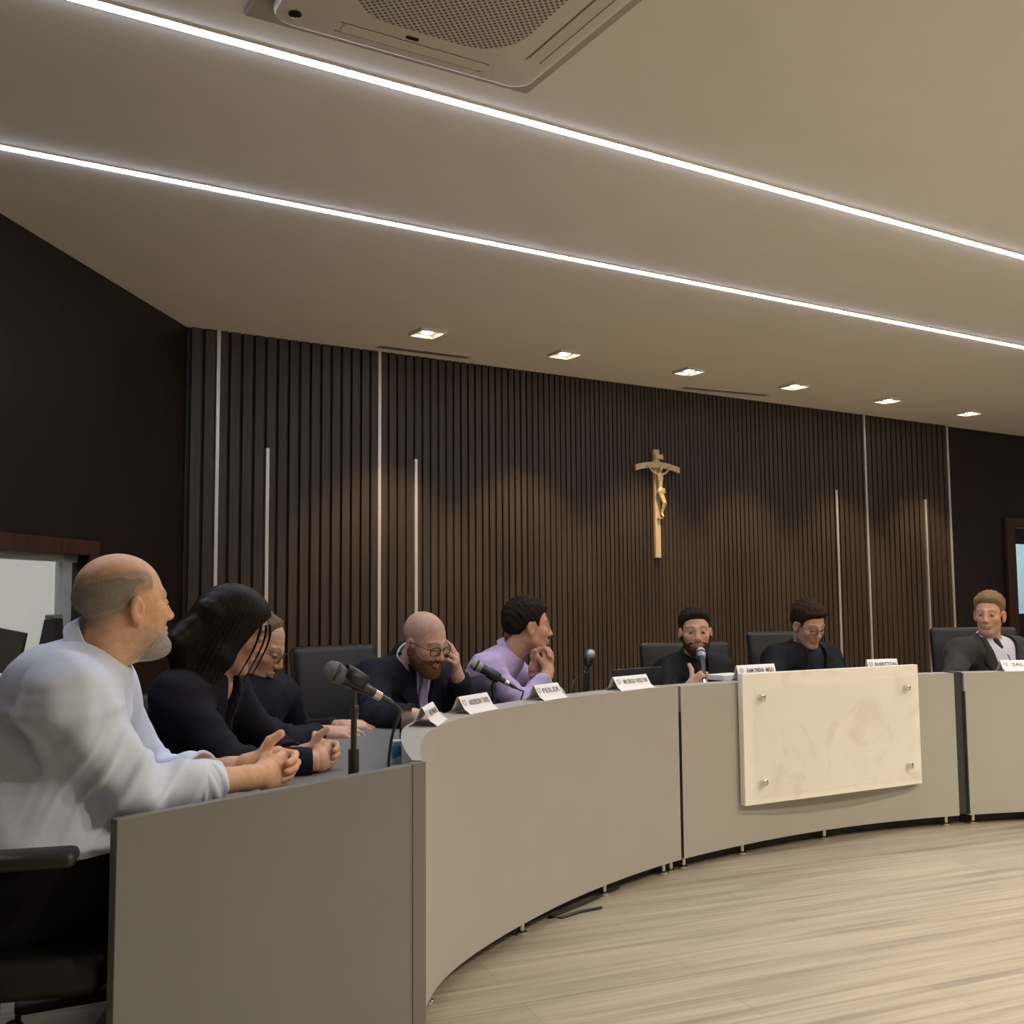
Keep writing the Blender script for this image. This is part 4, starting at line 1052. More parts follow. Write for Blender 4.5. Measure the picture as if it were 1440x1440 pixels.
# turned-back cuffs
for E_, W_ in ((ER, WR), (EL, WL)):
    c = E_ + (W_ - E_) * .53; dv = nrm(W_ - E_)
    def cf(Q, c=c, dv=dv):
        t = (Q - c) @ dv; rho = np.linalg.norm((Q - c) - t[:, None] * dv, axis=1)
        return np.maximum(np.abs(rho - .046 - .0025 * np.sin(t * 120 + Q @ V(60, 40, 90))) - .004, np.abs(t) - .030)
    sdf_obj('cuff', cf, c - .08, c + .08, .0035, c_blue, sh)
m1.cap_hair(e, hair_mat('grey_cropped_hair', (.19, .155, .12), (.33, .285, .225), (400, 400, 400), bump=.1), .0032, top=.0035, side=.0035, rough=.0008, taper=.05, thin=True,
            line=BAND[0], upper=BAND[1])
m1.beard(e, hair_mat('grey_beard_hair', (.24, .20, .155), (.46, .41, .34), (400, 400, 400), bump=.2), .0032, th=.0016, long=.0, hi_=[-.2, -.14, -.085, -.066, -.046, -.044])
m1.make_trousers(e, .009, c_trs); m1.make_shoes(e, black_shoe)

# --- 2: woman with long black hair
f, r = fr(-8)
H = Head(at(330, 884, 3.14), 20, 24, 6, 1.0, jaw=.92, lid=1, eye=.0025, brow=(.03, .02, .015))
M = at(283, 972, 3.14); SR, SL = set_joint(M, f, r, .165)
N = at(304, 952, 3.15); ER = at(330, 1078, 2.95); WR = at(446, 1071, 3.02); EL = at(390, 1060, 3.45); WL = at(428, 1058, 3.20)
P = V(*(M - f * .16)[:2], .57)
WL, hr, hl = clasp(WR, at(492, 1064, 3.14) - WR + V(0, 0, .02), s=.98)
m2 = Figure(head=H, psi=-8, N=N, SR=SR, SL=SL, P=P, ER=ER, EL=EL, WR=WR, WL=WL, hr=hr, hl=hl, build=1.0, belly=.03, neck=.05)
e = person(m2, 'woman with long black hair in a dark navy blouse, hands clasped on the desk', (.62, .385, .26), .0036)
m2.make_upper('blouse', e, .006, c_navy, m2.shirt_f(.008, .93, .006, 12, v=(.02, .20, .042), hem=.0, nk_open=.012))
bl = [c for c in e.children if c.name.startswith('blouse')][0]
def placket(P_):
    q = (P_ - m2.Cc) @ m2.B; d = m2.torso(P_, .0095); return np.maximum(np.abs(d) - .003, np.maximum(np.abs(np.abs(q[:, 0]) - .012 - np.clip(q[:, 2] + .02, 0, .2) * .35) - .012, np.maximum(-q[:, 1], np.abs(q[:, 2]) - .15)))
sdf_obj('placket', placket, m2.Cc - .26, m2.Cc + .26, .0045, c_navy, bl)
# long hair: cap, curtain beside the cheek, fall down the back
Hc = H
back = [Hc.wld((.02, -.085, .02)), Hc.wld((.03, -.110, -.08)), m2.N - f * .075 + r * .04 + V(0, 0, -.04), m2.N - f * .135 + r * .05 + V(0, 0, -.17), m2.N - f * .17 + r * .05 + V(0, 0, -.30)]
def long_hair(P_):
    q = Hc.loc(P_); x = q[:, 0]; y, z = q[:, 1], q[:, 2]
    base = smin(ell(q, (0, -.016, .034), (.0765, .098, .085)), ell(q, (0, .02, -.03), (.062, .062, .085)), .03)
    an = np.arctan2(x, y + .02)
    st = .6 * np.sin(an * 46 + 2 * np.sin(z * 14)) + .4 * np.sin(an * 83 + 3 * np.sin(z * 9 + 1))
    capd = base - .013 - .0012 * st
    zl = interp(y, [-.2, .012, .034, .056, .075, .095, .12], [-.2, -.2, -.03, .030, .064, .084, .09])
    capd = smax(capd, (zl - z) * .8, .010)
    d = capd * Hc.s
    # full sides falling past the ears, cut away in front of the cheeks
    bell = ell(q, (0, -.028, -.050), (.102, .105, .150)) - .0016 * st
    bell = smax(bell, (y - interp(z, [-.25, -.12, -.05, .0, .05, .09], [-.01, .012, .032, .046, .062, .075])) * .9, .012)
    d = smin(d, bell * Hc.s, .02)
    for sx in (1, -1):
        a = [Hc.wld((sx * .085, -.01, -.09)), Hc.wld((sx * .088, -.035, -.17)), m2.N - f * .06 + r * sx * .095 + V(0, 0, -.05), m2.N - f * .12 + r * sx * .09 + V(0, 0, -.17)]
        for i in range(3):
            rr = [.034, .034, .030, .018]
            d = smin(d, cap(P_, a[i], a[i + 1], rr[i], rr[i + 1]) - .0016 * st, .04)
    w = [.075, .080, .082, .075, .05]
    for i in range(4):
        A_, B_ = back[i], back[i + 1]; ax = nrm(B_ - A_); yv = nrm(np.cross(r, ax)); qq = P_.copy()
        t = np.clip(((P_ - A_) @ ax) / np.linalg.norm(B_ - A_), 0, 1); c = A_ + t[:, None] * (B_ - A_); v = P_ - c
        u1 = v @ r; u2 = v - u1[:, None] * r; ww = w[i] + (w[i + 1] - w[i]) * t
        d = smin(d, (np.sqrt((u1 / ww) ** 2 + (np.linalg.norm(u2, axis=1) / (ww * .42)) ** 2) - 1) * ww * .42 - .0016 * np.sin(u1 * 240 + 3 * t), .065)
    return d * .8
sdf_obj('hair', long_hair, Hc.c - V(.42, .34, .60), Hc.c + V(.30, .34, .2), .0042, hair_mat('long_black_hair', (.004, .0035, .003), (.016, .011, .008), (260, 260, 24), .38), e)
bm = BM()
for (x0, y0, z0, x1, y1, z1, x2, y2, z2) in ((.055, .075, .05, .066, .09, -.03, .058, .085, -.13), (.045, .085, .055, .060, .105, -.02, .050, .10, -.115), (.062, .06, .05, .076, .07, -.05, .068, .06, -.14)):
    tube(bm, bez(Hc.wld((x0, y0, z0)), Hc.wld((x1 + .006, y1 + .004, z1 + .04)), Hc.wld((x1, y1, z1)), Hc.wld((x2, y2, z2)), 12), [.0045 - .003 * k / 11 for k in range(12)], 6)
obj('loose_strands', bm, MATS['long_black_hair'], e, True)
m2.make_trousers(e, .010, c_trs); m2.make_shoes(e, black_shoe)

# --- 3: man with glasses, half hidden behind the woman
f, r = fr(-20)
H = Head(at(362, 908, 3.80), -6, 26, 0, 1.04, lid=1, eye=.003, brow=(.25, .17, .11))
M = at(352, 985, 3.80); SR, SL = set_joint(M, f, r, .185)
N = at(352, 962, 3.80); ER = at(400, 1046, 3.62); WR = at(452, 1030, 3.78); EL = at(425, 1036, 4.1); WL = at(478, 1022, 3.98)
P = V(*(M - f * .15)[:2], .56)
hr = hand(WR, V(.95, .2, -.02), V(-.1, -.3, .95), True, curl=(15, 15, 18, 20), pip=(30, 30, 30, 30), s=1.02)
hl = hand(WL, at(505, 1023, 4.02) - WL + V(0, 0, .01), V(-.1, -.45, .9), False, curl=(25, 25, 28, 30), pip=(40, 40, 40, 40), s=1.02)
m3 = Figure(head=H, psi=-20, N=N, SR=SR, SL=SL, P=P, ER=ER, EL=EL, WR=WR, WL=WL, hr=hr, hl=hl, build=1.05, belly=.03)
e = person(m3, 'man with glasses and thin hair looking down, half hidden behind the woman', (.64, .40, .28), .0044)
m3.make_upper('shirt', e, .008, c_navy2, m3.shirt_f(.009, .92, .006, 13, hem=.02, nk_open=.002))
sh = [c for c in e.children if c.name.startswith('shirt')][0]
sdf_obj('collar', m3.collar_f(gap=.4), N - .16, N + .16, .0045, c_navy2, sh)
m3.cap_hair(e, hair_mat('thin_grey_brown_hair', (.10, .07, .045), (.22, .17, .12), (300, 300, 120)), .0045, top=.009, side=.004, thin=True, taper=.05, line=([-.13, -.085, -.05, -.018, .012, .030, .040, .055, .07, .1], [-.062, -.060, -.050, .010, .020, .0, .060, .090, .105, .12]))
m3.glasses(e, glass_thin, .023, .016)
m3.make_trousers(e, .012, c_trs); m3.make_shoes(e, black_shoe)

def suit(fig, e, m, res, off=.016, frac=.94, v=(.0, .26, .075), shirt=None, tie=None, seed=3, hem=-.02, fold=.006, lapel=True, shirt_off=.004, collar=True):
    if shirt is not None:
        fig.make_upper('shirt', e, res, shirt, fig.shirt_f(shirt_off, .3, .002, seed + 1, hem=.02, nk_open=.001))
        sh = [c for c in e.children if c.name.startswith('shirt')][0]
        if collar: sdf_obj('collar', fig.collar_f(gap=.30 if tie else .45, tip=.03), fig.N - .16, fig.N + .16, .0042, shirt, sh)
    if tie is not None:
        def tf(P_):
            q = (P_ - fig.N) @ fig.B; d = fig.torso(P_, shirt_off + .010)
            w = interp(-q[:, 2], [-.02, .02, .045, .28], [.016, .019, .016, .040])
            b = np.maximum(np.abs(d) - .007, np.maximum(np.abs(q[:, 0]) - w, np.maximum(-q[:, 1], np.maximum(-q[:, 2] - .30, q[:, 2] + .012))))
            return b
        sdf_obj('tie', tf, fig.Cc - .32, fig.Cc + .32, .0045, tie, e)
    fig.make_upper('jacket', e, res, m, fig.shirt_f(off, frac, fold, seed, v=v, hem=hem, nk_open=.013))
    jk = [c for c in e.children if c.name.startswith('jacket')][0]
    sdf_obj('jacket_collar', fig.collar_f(gap=.95, tip=.0, r0=getattr(fig, 'neck', .056) + .015, stand=.010, th=.005), fig.N - .17, fig.N + .17, .0046, m, jk)
    if lapel:
        top, bot, w0 = v
        for sx, nm in ((1, 'lapel'), (-1, 'lapel')):
            def lf(P_, sx=sx):
                q = (P_ - fig.N) @ fig.B; x = q[:, 0] * sx; zz = -q[:, 2]
                hw = interp(zz, [-.05, top, bot], [w0, w0, .0])
                wd = interp(zz, [-.05, .02, .10, .12, bot], [.02, .03, .075, .055, .012])
                d = fig.torso(P_, off + .005)
                b = np.maximum(np.abs(d) - .0045, np.maximum(np.maximum(hw - .004 - x, x - hw - wd), np.maximum(-q[:, 1] - .03, np.maximum(zz - bot, -zz - .045))))
                return b
            sdf_obj(nm, lf, fig.Cc - .34, fig.Cc + .34, .005, m, jk)
    return jk
# --- 4: man in the navy suit, hand to his forehead
f, r = fr(-34)
H = Head(at(598, 902, 4.40), -38, 22, 4, 1.02, jaw=1.06, lid=1, eye=.003, brow=(.22, .11, .06), shaved=((.30, .20, .14), .45), stubble=((.16, .075, .04), .5))
SR = at(524, 957, 4.36); SL = at(625, 960, 4.72); M = (SR + SL) / 2
N = at(580, 934, 4.50); ER = at(528, 1014, 4.12); WR = at(584, 1006, 4.02); EL = at(664, 1004, 4.62); WL = at(643, 951, 4.48)
P = V(*(M - f * .14)[:2], .56)
hr = hand(WR, V(.8, -.3, -.05), V(0, -.2, .95), True, curl=(20, 20, 22, 25), s=1.05)
fh = H.wld((-.058, .088, .062)); fd = nrm(fh - WL); ou = (WL + fh) / 2 - H.c; ou = nrm(ou - fd * (ou @ fd))
hl = hand(WL, fd, ou, False, curl=(22, 30, 38, 46), pip=(22, 30, 40, 48), dip=(15, 20, 25, 30), spread=(7, 2, -3, -8), thumb=((.75, .6, -.45), (.45, .85, -.5)), s=1.05)
m4 = Figure(head=H, psi=-34, N=N, SR=SR, SL=SL, P=P, ER=ER, EL=EL, WR=WR, WL=WL, hr=hr, hl=hl, build=1.14, belly=.05, neck=.066)
e = person(m4, 'bald man with glasses and reddish beard in navy suit, hand to his forehead', (.66, .41, .30), .0040)
jk = suit(m4, e, c_suit, .0075, v=(.0, .27, .06), shirt=c_white, tie=c_tie, seed=14, hem=.02)
bm = BM(); q = m4.N + m4.B @ V(-.10, .0, -.17)
m4.beard(e, hair_mat('reddish_beard_hair', (.085, .038, .018), (.20, .105, .055), (400, 400, 200)), .0042, th=.009, long=.012)
m4.glasses(e, glass_frame, .025, .018, rim=.0022)
m4.make_trousers(e, .012, c_suit); m4.make_shoes(e, black_shoe)

# --- 5: man in the lavender shirt, hands clasped at his mouth
f, r = fr(-14)
H = Head(at(743, 881, 4.95), 14, 3, -4, 1.05, eye=.005, stubble=((.12, .07, .04), .25), brow=(.05, .03, .02))
M = at(697, 938, 4.97); SR, SL = set_joint(M, f, r, .195)
N = at(717, 921, 4.96); ER = at(738, 992, 4.74); WR = at(772, 946, 4.86); EL = at(778, 985, 5.02); WL = at(774, 950, 4.98)
P = V(*(M - f * .15)[:2], .56)
WL, hr, hl = clasp(WR, at(779, 906, 4.90) - WR, s=1.05, upright=.0)
m5 = Figure(head=H, psi=-14, N=N, SR=SR, SL=SL, P=P, ER=ER, EL=EL, WR=WR, WL=WL, hr=hr, hl=hl, build=1.05, belly=.02, neck=.058)
e = person(m5, 'dark haired man in a lavender shirt, hands clasped in front of his mouth, looking right', (.60, .35, .22), .0044)
m5.make_upper('shirt', e, .0065, c_lav, m5.shirt_f(.009, .80, .0065, 15, hem=.0, nk_open=.001))
sh = [c for c in e.children if c.name.startswith('shirt')][0]
sdf_obj('collar', m5.collar_f(gap=.42, tip=.035), N - .17, N + .17, .0042, c_lav, sh)
m5.cap_hair(e, hair_mat('dark_brown_hair', (.008, .005, .0033), (.032, .0185, .0115)), .0042, top=.020, side=.012, rough=.003, quiff=.006)
m5.make_trousers(e, .012, c_trs); m5.make_shoes(e, black_shoe)

# --- 6: man in the black jacket speaking into a microphone
f, r = fr(-72)
H = Head(at(978, 888, 5.60), -94, 2, 2, 1.03, eye=.0055, stubble=((.10, .06, .035), .62), brow=(.04, .025, .015))
SR = at(938, 946, 5.62); SL = at(1013, 941, 5.78); M = (SR + SL) / 2
N = at(976, 927, 5.68); ER = at(937, 990, 5.38); WR = at(968, 968, 5.24); EL = at(1028, 985, 5.62); WL = at(1015, 985, 5.36)
P = V(*(M - f * .10)[:2], .57)
hr = hand(WR, nrm(V(.80, -.12, .52)), nrm(V(.10, -.98, .12)), True, curl=(62, 66, 70, 74), pip=(85, 85, 85, 80), dip=(45, 45, 45, 45), spread=(3, 1, -1, -3), thumb=((.80, .45, -.35), (.95, .15, -.30)), s=1.05)
hl = hand(WL, V(-.5, -.6, 0), V(0, 0, 1), False, s=1.0)
m6 = Figure(head=H, psi=-72, N=N, SR=SR, SL=SL, P=P, ER=ER, EL=EL, WR=WR, WL=WL, hr=hr, hl=hl, build=1.0, belly=.02, neck=.058)
e = person(m6, 'man with short dark hair in a black jacket, speaking into a handheld microphone', (.62, .37, .245), .0046)
m6.make_upper('jacket', e, .008, c_blk, m6.shirt_f(.015, .92, .006, 16, v=(.0, .10, .03), hem=-.02, nk_open=.004))
jk = [c for c in e.children if c.name.startswith('jacket')][0]
sdf_obj('collar', m6.collar_f(gap=.5, tip=.03, h=.05, r0=.068), N - .17, N + .17, .0048, c_blk, jk)
bm = BM(); q = m6.Cc + m6.B @ V(-.085, .155, .085); box(bm, (0, 0, 0), (.035, .004, .012), basis(m6.B[:, 0], m6.B[:, 1], m6.B[:, 2], q)); obj('chest_tag', bm, tooth, jk)
m6.cap_hair(e, hair_mat('short_dark_hair', (.010, .0062, .004), (.036, .020, .012)), .0044, top=.014, side=.0035, rough=.002, quiff=.008, taper=.03)
m6.beard(e, hair_mat('short_dark_beard', (.03, .017, .010), (.075, .042, .024), (400, 400, 400)), .0044, th=.0022)
m6.make_trousers(e, .012, c_trs); m6.make_shoes(e, black_shoe)
grip = np.mean([p for c in hr[7:] for p in c[:2]], axis=0)
h6 = at(985, 912, 5.34); t6 = at(991, 962, 5.20)
mic(h6, t6, 'handheld microphone held to the mouth of the man in the black jacket', mesh_silver, .98)

# --- 7: man in the dark blazer looking down
f, r = fr(-66)
H = Head(at(1137, 878, 6.05), -66, 24, 3, 1.03, lid=1, eye=.003, stubble=((.14, .08, .05), .3), brow=(.06, .035, .02))
SR = at(1092, 928, 6.02); SL = at(1163, 926, 6.22); M = (SR + SL) / 2
N = at(1131, 914, 6.14); ER = at(1082, 965, 5.78); WR = at(1115, 975, 5.62); EL = at(1180, 962, 6.02); WL = at(1160, 972, 5.74)
P = V(*(M - f * .12)[:2], .56)
hr = hand(WR, V(.6, -.7, 0), V(0, 0, 1), True); hl = hand(WL, V(-.3, -.8, 0), V(0, 0, 1), False)
m7 = Figure(head=H, psi=-66, N=N, SR=SR, SL=SL, P=P, ER=ER, EL=EL, WR=WR, WL=WL, hr=hr, hl=hl, build=1.1, belly=.03, neck=.060)
e = person(m7, 'man with glasses in a dark blazer looking down, seated behind the marble board', (.62, .36, .25), .005)
suit(m7, e, c_dk, .009, v=(-.01, .27, .070), shirt=c_tee, seed=17, collar=False)
m7.cap_hair(e, hair_mat('brown_hair', (.014, .0075, .0042), (.050, .026, .014)), .0046, top=.024, side=.011, rough=.003, quiff=.004)
m7.glasses(e, glass_frame, .024, .016)
m7.make_trousers(e, .012, c_trs); m7.make_shoes(e, black_shoe)

# --- 8: man in the brown grey blazer at the right edge
f, r = fr(-104)
H = Head(at(1391, 863, 6.25), -126, 5, -2, 1.03, jaw=.94, eye=.0045, stubble=((.26, .15, .09), .4), brow=(.22, .13, .07))
SR = at(1349, 918, 6.20); SL = at(1430, 915, 6.38); M = (SR + SL) / 2
N = at(1391, 903, 6.32); ER = at(1340, 960, 5.98); WR = at(1368, 972, 5.84); EL = at(1448, 955, 6.18); WL = at(1420, 970, 5.92)
P = V(*(M - f * .10)[:2], .56)
hr = hand(WR, V(.5, -.8, 0), V(0, 0, 1), True); hl = hand(WL, V(-.3, -.8, 0), V(0, 0, 1), False)
m8 = Figure(head=H, psi=-104, N=N, SR=SR, SL=SL, P=P, ER=ER, EL=EL, WR=WR, WL=WL, hr=hr, hl=hl, build=1.08, belly=.02, neck=.060)
e = person(m8, 'fair haired man in a brown grey blazer and open white shirt at the right edge', (.64, .37, .25), .005)
suit(m8, e, c_brn, .009, v=(-.01, .34, .115), shirt=c_white, seed=18)
m8.cap_hair(e, hair_mat('sandy_hair', (.15, .085, .04), (.32, .20, .10)), .0046, top=.018, side=.004, rough=.002, quiff=.006, taper=.032)
m8.make_trousers(e, .012, c_trs); m8.make_shoes(e, black_shoe)

# ------------------------------------------------------------------ office chairs
leath = mat('black_leather_upholstery', (.006, .0055, .005), .5, bump=.15, bscale=260, var=.1, vscale=9)
def rbox(bm, c, s, M, bev, seg=4): box(bm, c, s, M, bev, seg)
def make_chair(x, y, psi, lab, arm=True, hh=.52, arm_z=.70, armw=.30, armf=0, lift=0, bw_=.56, arms_=None):
    rz = rad(psi) - PI / 2
    r = empty('office_chair', (x, y, 0), rz, lab, 'office chair', 'black office chairs behind the desk'); M0 = T((x, y, 0), rz); Mx = T((x, y, lift), rz)
    bm = BM(); box(bm, (0, .02, .445), (.50, .48, .085), Mx, .035, 4); obj('seat', bm, leath, r, auto=50)
    bm = BM(); MB_ = Mx @ Matrix.Translation((0, -.25, .49)) @ Matrix.Rotation(rad(9), 4, 'X')
    box(bm, (0, 0, hh / 2), (bw_, .075, hh), MB_, .034, 4)
    for v in bm.verts:    # wrap the back gently round the sitter
        q = MB_.inverted() @ v.co; q.y += .35 * q.x * q.x; v.co = MB_ @ q
    obj('backrest', bm, leath, r, auto=50)
    bm = BM(); tube(bm, [Mx @ Vector((0, .0, .40)), Mx @ Vector((0, -.24, .40)), Mx @ Vector((0, -.315, .48)), Mx @ Vector((0, -.33, .64))], .018, 10); obj('back_support', bm, black_soft, r, auto=50)
    if arm:
        for sx in (-1, 1):
            bm = BM(); box(bm, (sx * armw, .03 + armf, arm_z), (.085, .28, .03), Mx, .014, 3); a = obj('armrest', bm, black_soft, r, auto=50)
            bm = BM(); box(bm, (sx * armw, .02, (arm_z + .42) / 2 - .01), (.035, .075, arm_z - .44), Mx, .010, 2); box(bm, (sx * (armw - .08), .02, .40), (.20, .075, .03), Mx, .008, 2); obj('bracket', bm, black_soft, a, auto=50)
    bm = BM(); box(bm, (0, 0, .385), (.20, .24, .04), Mx, .012, 2); obj('mechanism', bm, black_soft, r, auto=50)
    bm = BM(); lathe(bm, [(.030, .10), (.030, .24), (.018, .245), (.018, .37 + lift)], M0, 18); obj('gas_column', bm, black_soft, r, auto=50)
    bm = BM(); lathe(bm, [(.045, .070), (.050, .08), (.050, .12), (.036, .135)], M0, 20); hub = obj('hub', bm, black_soft, r, auto=50)
    for k in range(5):
        a = 2 * PI * k / 5 + .3; c, s = math.cos(a), math.sin(a)
        bm = BM(); Ml = M0 @ Matrix.Rotation(a, 4, 'Z')
        va = box(bm, (.165, 0, .092), (.27, .05, .032), Ml, .008, 2); lg = obj('leg', bm, black_soft, r, auto=50)
        bm = BM()
        for o in (-.014, .014): lathe(bm, [(.020, -.009), (.029, -.006), (.029, .006), (.020, .009)], Ml @ Matrix.Translation((.30, o, .029)) @ Matrix.Rotation(PI / 2, 4, 'X'), 16)
        tube(bm, [Ml @ Vector((.29, 0, .035)), Ml @ Vector((.29, 0, .085))], .009, 8); obj('caster', bm, black_soft, lg, auto=50)
    return r
CHAIRS = []
def behind(fig, back, psi=None, side=0): 
    p = fig.P - fig.f * back + fig.r * side; return p[0], p[1], (fig.psi if psi is None else psi)
make_chair(*behind(m1, .0), 'black office chair under the man in the light blue shirt, armrest towards the camera', hh=.40, arm_z=.70, armw=.33, armf=.045, lift=.06)
make_chair(*behind(m2, .06), 'black office chair under the woman with long black hair', arm=False, hh=.42)
make_chair(*behind(m3, .05), 'black office chair hidden behind the woman, under the man with thin hair', arm=False, hh=.40)
make_chair(-.625, 4.78, -40, 'black office chair with a tall back behind the man in the navy suit', hh=.535, bw_=.50, arm=False)
make_chair(*behind(m5, -.05), 'black office chair under the man in the lavender shirt', arm=False, hh=.34, bw_=.46)
make_chair(*at(984, 900, 6.0)[:2], -82, 'black office chair behind the man in the black jacket', hh=.475)
make_chair(*at(1142, 900, 6.45)[:2], -72, 'black office chair behind the man in the dark blazer', hh=.52)
make_chair(*at(1392, 900, 6.62)[:2], -95, 'black office chair behind the man in the brown grey blazer', hh=.53)

# monitor and small dark box seen through the left window
def Lw(u, out, z): p = A0 + LD * u + LN * out; return (p[0], p[1], z)
a = at(-14, 912, 5.25); d = nrm(V(LD[0], LD[1], 0)); th = rad(11)
r = empty('monitor', (a[0], a[1], .72), 0, 'black tilted monitor seen through the window at the left edge', 'monitor')
Mx = basis(V(-LN[0], -LN[1], 0) * 0 + V(1, 0, 0), V(0, 1, 0), (0, 0, 1), (a[0], a[1], a[2])) @ Matrix.Rotation(th, 4, 'Y')
bm = BM(); box(bm, (0, 0, 0), (.33, .03, .22), Mx, .006, 2); obj('screen', bm, black_gloss, r)
bm = BM(); tube(bm, [(a[0], a[1] + .03, a[2] - .02), (a[0], a[1] + .05, a[2] - .2), (a[0], a[1] + .05, .745)], .014, 10); lathe(bm, [(.09, .7235), (.09, .735), (.02, .745)], Matrix.Translation((a[0], a[1] + .05, 0)), 20); obj('stand', bm, black_soft, r, auto=40)
a = at(74, 884, 5.35)
Mx = T((a[0], a[1], 0), 0)
r = empty('desk_speaker', (a[0], a[1], .72), 0, 'small dark grey speaker seen through the window just above the light blue shoulder', 'speaker')
bm = BM(); loft(bm, [([(-.10, -.06), (.05, -.06), (.05, .06), (-.10, .06)], .7235), ([(-.025, -.05), (.03, -.05), (.03, .05), (-.025, .05)], 1.150)], Mx); obj('cabinet', bm, black_soft, r)
bm = BM(); box(bm, (.003, 0, 1.1625), (.055, .1, .022), Mx, .004, 1); obj('top_plate', bm, mat('mid_grey_plastic', (.16, .15, .14), .5), r)
bm = BM()
c = at(30, 900, 5.3)
box(bm, (c[0] - .10, c[1] + .0, .705), (.46, .46, .035), None, .004, 1)
for dx in (-.29, .09):
    for dy in (-.2, .2): box(bm, (c[0] + dx, c[1] + dy, .344), (.04, .04, .687), None)
o = obj('side_table', bm, mat('pale_laminate', (.55, .54, .5), .5)); tag(o, 'pale side table in the room behind the left window', 'table')

# ------------------------------------------------------------------ added room light: unseen warm downlights over the open floor, right of view
for i, (x, y) in enumerate(((1.7, 1.0), (3.1, 3.3), (4.9, 4.4), (2.4, 1.6), (4.2, 2.2), (5.8, 3.0), (7.4, 2.2))):
    downlight((x, y), 'unseen added downlight over the public side of the room, number %d' % (i + 1) if False else 'unseen square downlight added to light the open floor', 'unseen downlights added over the open floor', energy=FILL_W)
for o in bpy.data.objects:
    if o.type == 'LIGHT' and o.data.energy == FILL_W: o.data.spot_size = rad(150); o.data.spot_blend = 1.0; o.data.color = (1, .89, .75); o.data.shadow_soft_size = .06
# ------------------------------------------------------------------ crucifix on the slats
cx = empty('crucifix', wp(.02, .03, 1.565), 0, 'pale wooden crucifix with a carved figure, hung in the middle of the slatted wall', 'crucifix')
palew = grain_mat('pale_gilded_wood', (60, 60, 6), (.46, .35, .19), (.58, .45, .26), (.68, .54, .33), rough=.45)
gold = mat('gilded_carving', (.58, .43, .21), .4, metal=.15, var=.2, vscale=60)
CXM = Matrix.Translation(Vector(wp(.02, .03, 0))) @ Matrix.Rotation(math.atan2(D2[1], D2[0]), 4, 'Z')     # x along the wall, -y into the room
bm = BM(); box(bm, (0, -.016, (1.565 + 2.50) / 2), (.062, .030, .935), CXM, .004, 1); obj('upright', bm, palew, cx)
bm = BM(); pr = []
for k in range(13):
    x = -.245 + .49 * k / 12; zc = 2.365 - .60 * x * x; th = .026 - .02 * abs(x) * .3
    pr.append([bm.verts.new(CXM @ Vector((x, y, zc + z))) for y, z in ((-.044, -th), (-.044, th), (-.018, th), (-.018, -th))])
for a, b in zip(pr, pr[1:]):
    for i in range(4): bm.faces.new((a[i], a[(i + 1) % 4], b[(i + 1) % 4], b[i]))
bm.faces.new(pr[0][::-1]); bm.faces.new(pr[-1]); obj('crossbar', bm, palew, cx)
bm = BM(); box(bm, (.012, -.040, 2.437), (.085, .010, .040), CXM @ Matrix.Translation((0, 0, 0)), .003, 1); tube(bm, [CXM @ Vector((.056, -.040, 2.412)), CXM @ Vector((.050, -.040, 2.462))], .009, 10); obj('scroll', bm, gold, cx)
cxi = np.array(CXM.inverted())
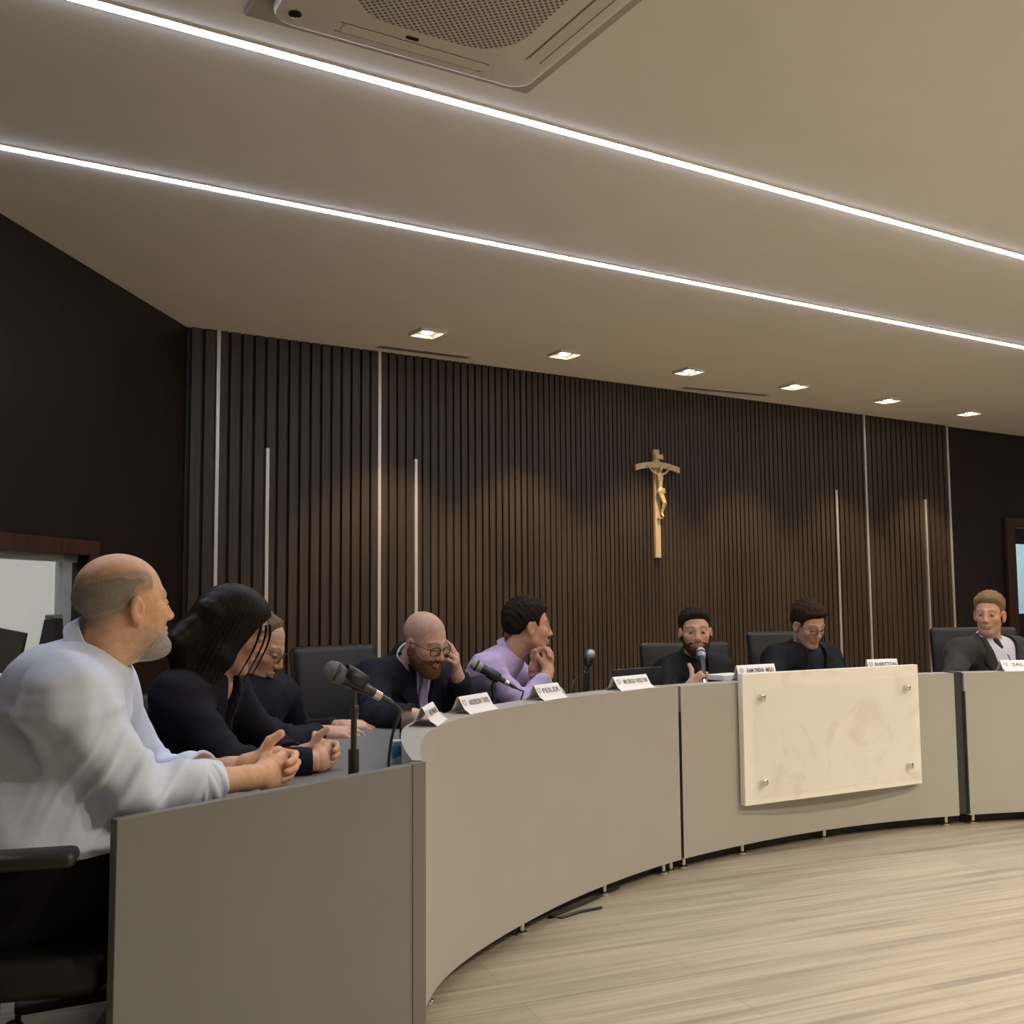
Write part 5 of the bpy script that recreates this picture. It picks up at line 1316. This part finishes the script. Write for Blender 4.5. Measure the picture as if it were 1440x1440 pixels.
def corpus(P_):
    q = P_ @ cxi[:3, :3].T + cxi[:3, 3]; y0 = -.062
    d = ell(q, (.006, y0 - .008, 2.328), (.017, .020, .023)); d = smin(d, cap(q, (.004, y0, 2.31), (0, y0, 2.27), .010, .012), .01)
    d = smin(d, ell(q, (.0, y0 - .006, 2.245), (.030, .019, .045)), .014); d = smin(d, ell(q, (.002, y0 - .004, 2.185), (.023, .016, .04)), .014)
    d = smin(d, ell(q, (.004, y0 - .006, 2.135), (.036, .024, .034)), .008); d = smin(d, cap(q, (.036, y0 - .01, 2.155), (.046, y0 - .012, 2.12), .010, .006), .006)
    for a, b, c in (((-.026, y0, 2.278), (-.075, y0, 2.300), (-.125, y0 + .008, 2.348)), ((.026, y0, 2.278), (.075, y0, 2.300), (.125, y0 + .008, 2.348))):
        d = smin(d, cap(q, a, b, .0115, .009), .010); d = smin(d, cap(q, b, c, .009, .0075), .006); d = smin(d, ell(q, c, (.010, .006, .012)), .004)
    d = smin(d, cap(q, (-.010, y0, 2.125), (.016, y0 - .030, 2.035), .019, .014), .012); d = smin(d, cap(q, (.016, y0 - .030, 2.035), (.006, y0 - .004, 1.945), .013, .008), .006)
    d = smin(d, cap(q, (.016, y0, 2.12), (.034, y0 - .024, 2.030), .018, .013), .012); d = smin(d, cap(q, (.034, y0 - .024, 2.030), (.016, y0 - .004, 1.945), .012, .008), .006)
    return smin(d, cap(q, (.010, y0 - .002, 1.945), (.012, y0 - .022, 1.918), .011, .009), .006)
c = np.array(CXM @ Vector((0, -.06, 2.13))); sdf_obj('figure', corpus, c - V(.2, .2, .26), c + V(.2, .2, .26), .0042, gold, cx)
bm = BM(); box(bm, (.008, -.045, 1.905), (.045, .030, .016), CXM, .003, 1); obj('foot_rest', bm, palew, cx)
# lamps of the two adjoining rooms
p = Lw(1.6, -1.5, 2.7); light('adjoining_room_lamp', 'AREA', p, ADJ_W, (1, .97, .92), (0, 0, 0), size=.8)
p = wp(5.7, -.9, 2.75); light('corridor_lamp', 'AREA', p, COR_W, (.85, .95, 1), (0, 0, 0), size=.6)
# dim ambient world light added around the closed room; the LED strips emit themselves
w = bpy.data.worlds.new('world'); SC.world = w; w.use_nodes = True; w.node_tree.nodes['Background'].inputs[0].default_value = (.5, .48, .45, 1); w.node_tree.nodes['Background'].inputs[1].default_value = .05

# ------------------------------------------------------------------ camera
cam = bpy.data.cameras.new('camera'); cam.sensor_fit = 'HORIZONTAL'; cam.sensor_width = 36; cam.lens = 36 * F / 1440; cam.clip_start = .05; cam.clip_end = 60
co = bpy.data.objects.new('camera', cam); COL.objects.link(co)
co.matrix_world = basis(RT, UP, -FW, EYE); SC.camera = co
vs = SC.view_settings; vs.view_transform = 'Standard'; vs.look = 'None'; vs.gamma = 1; vs.use_curve_mapping = False; vs.exposure = EXPO
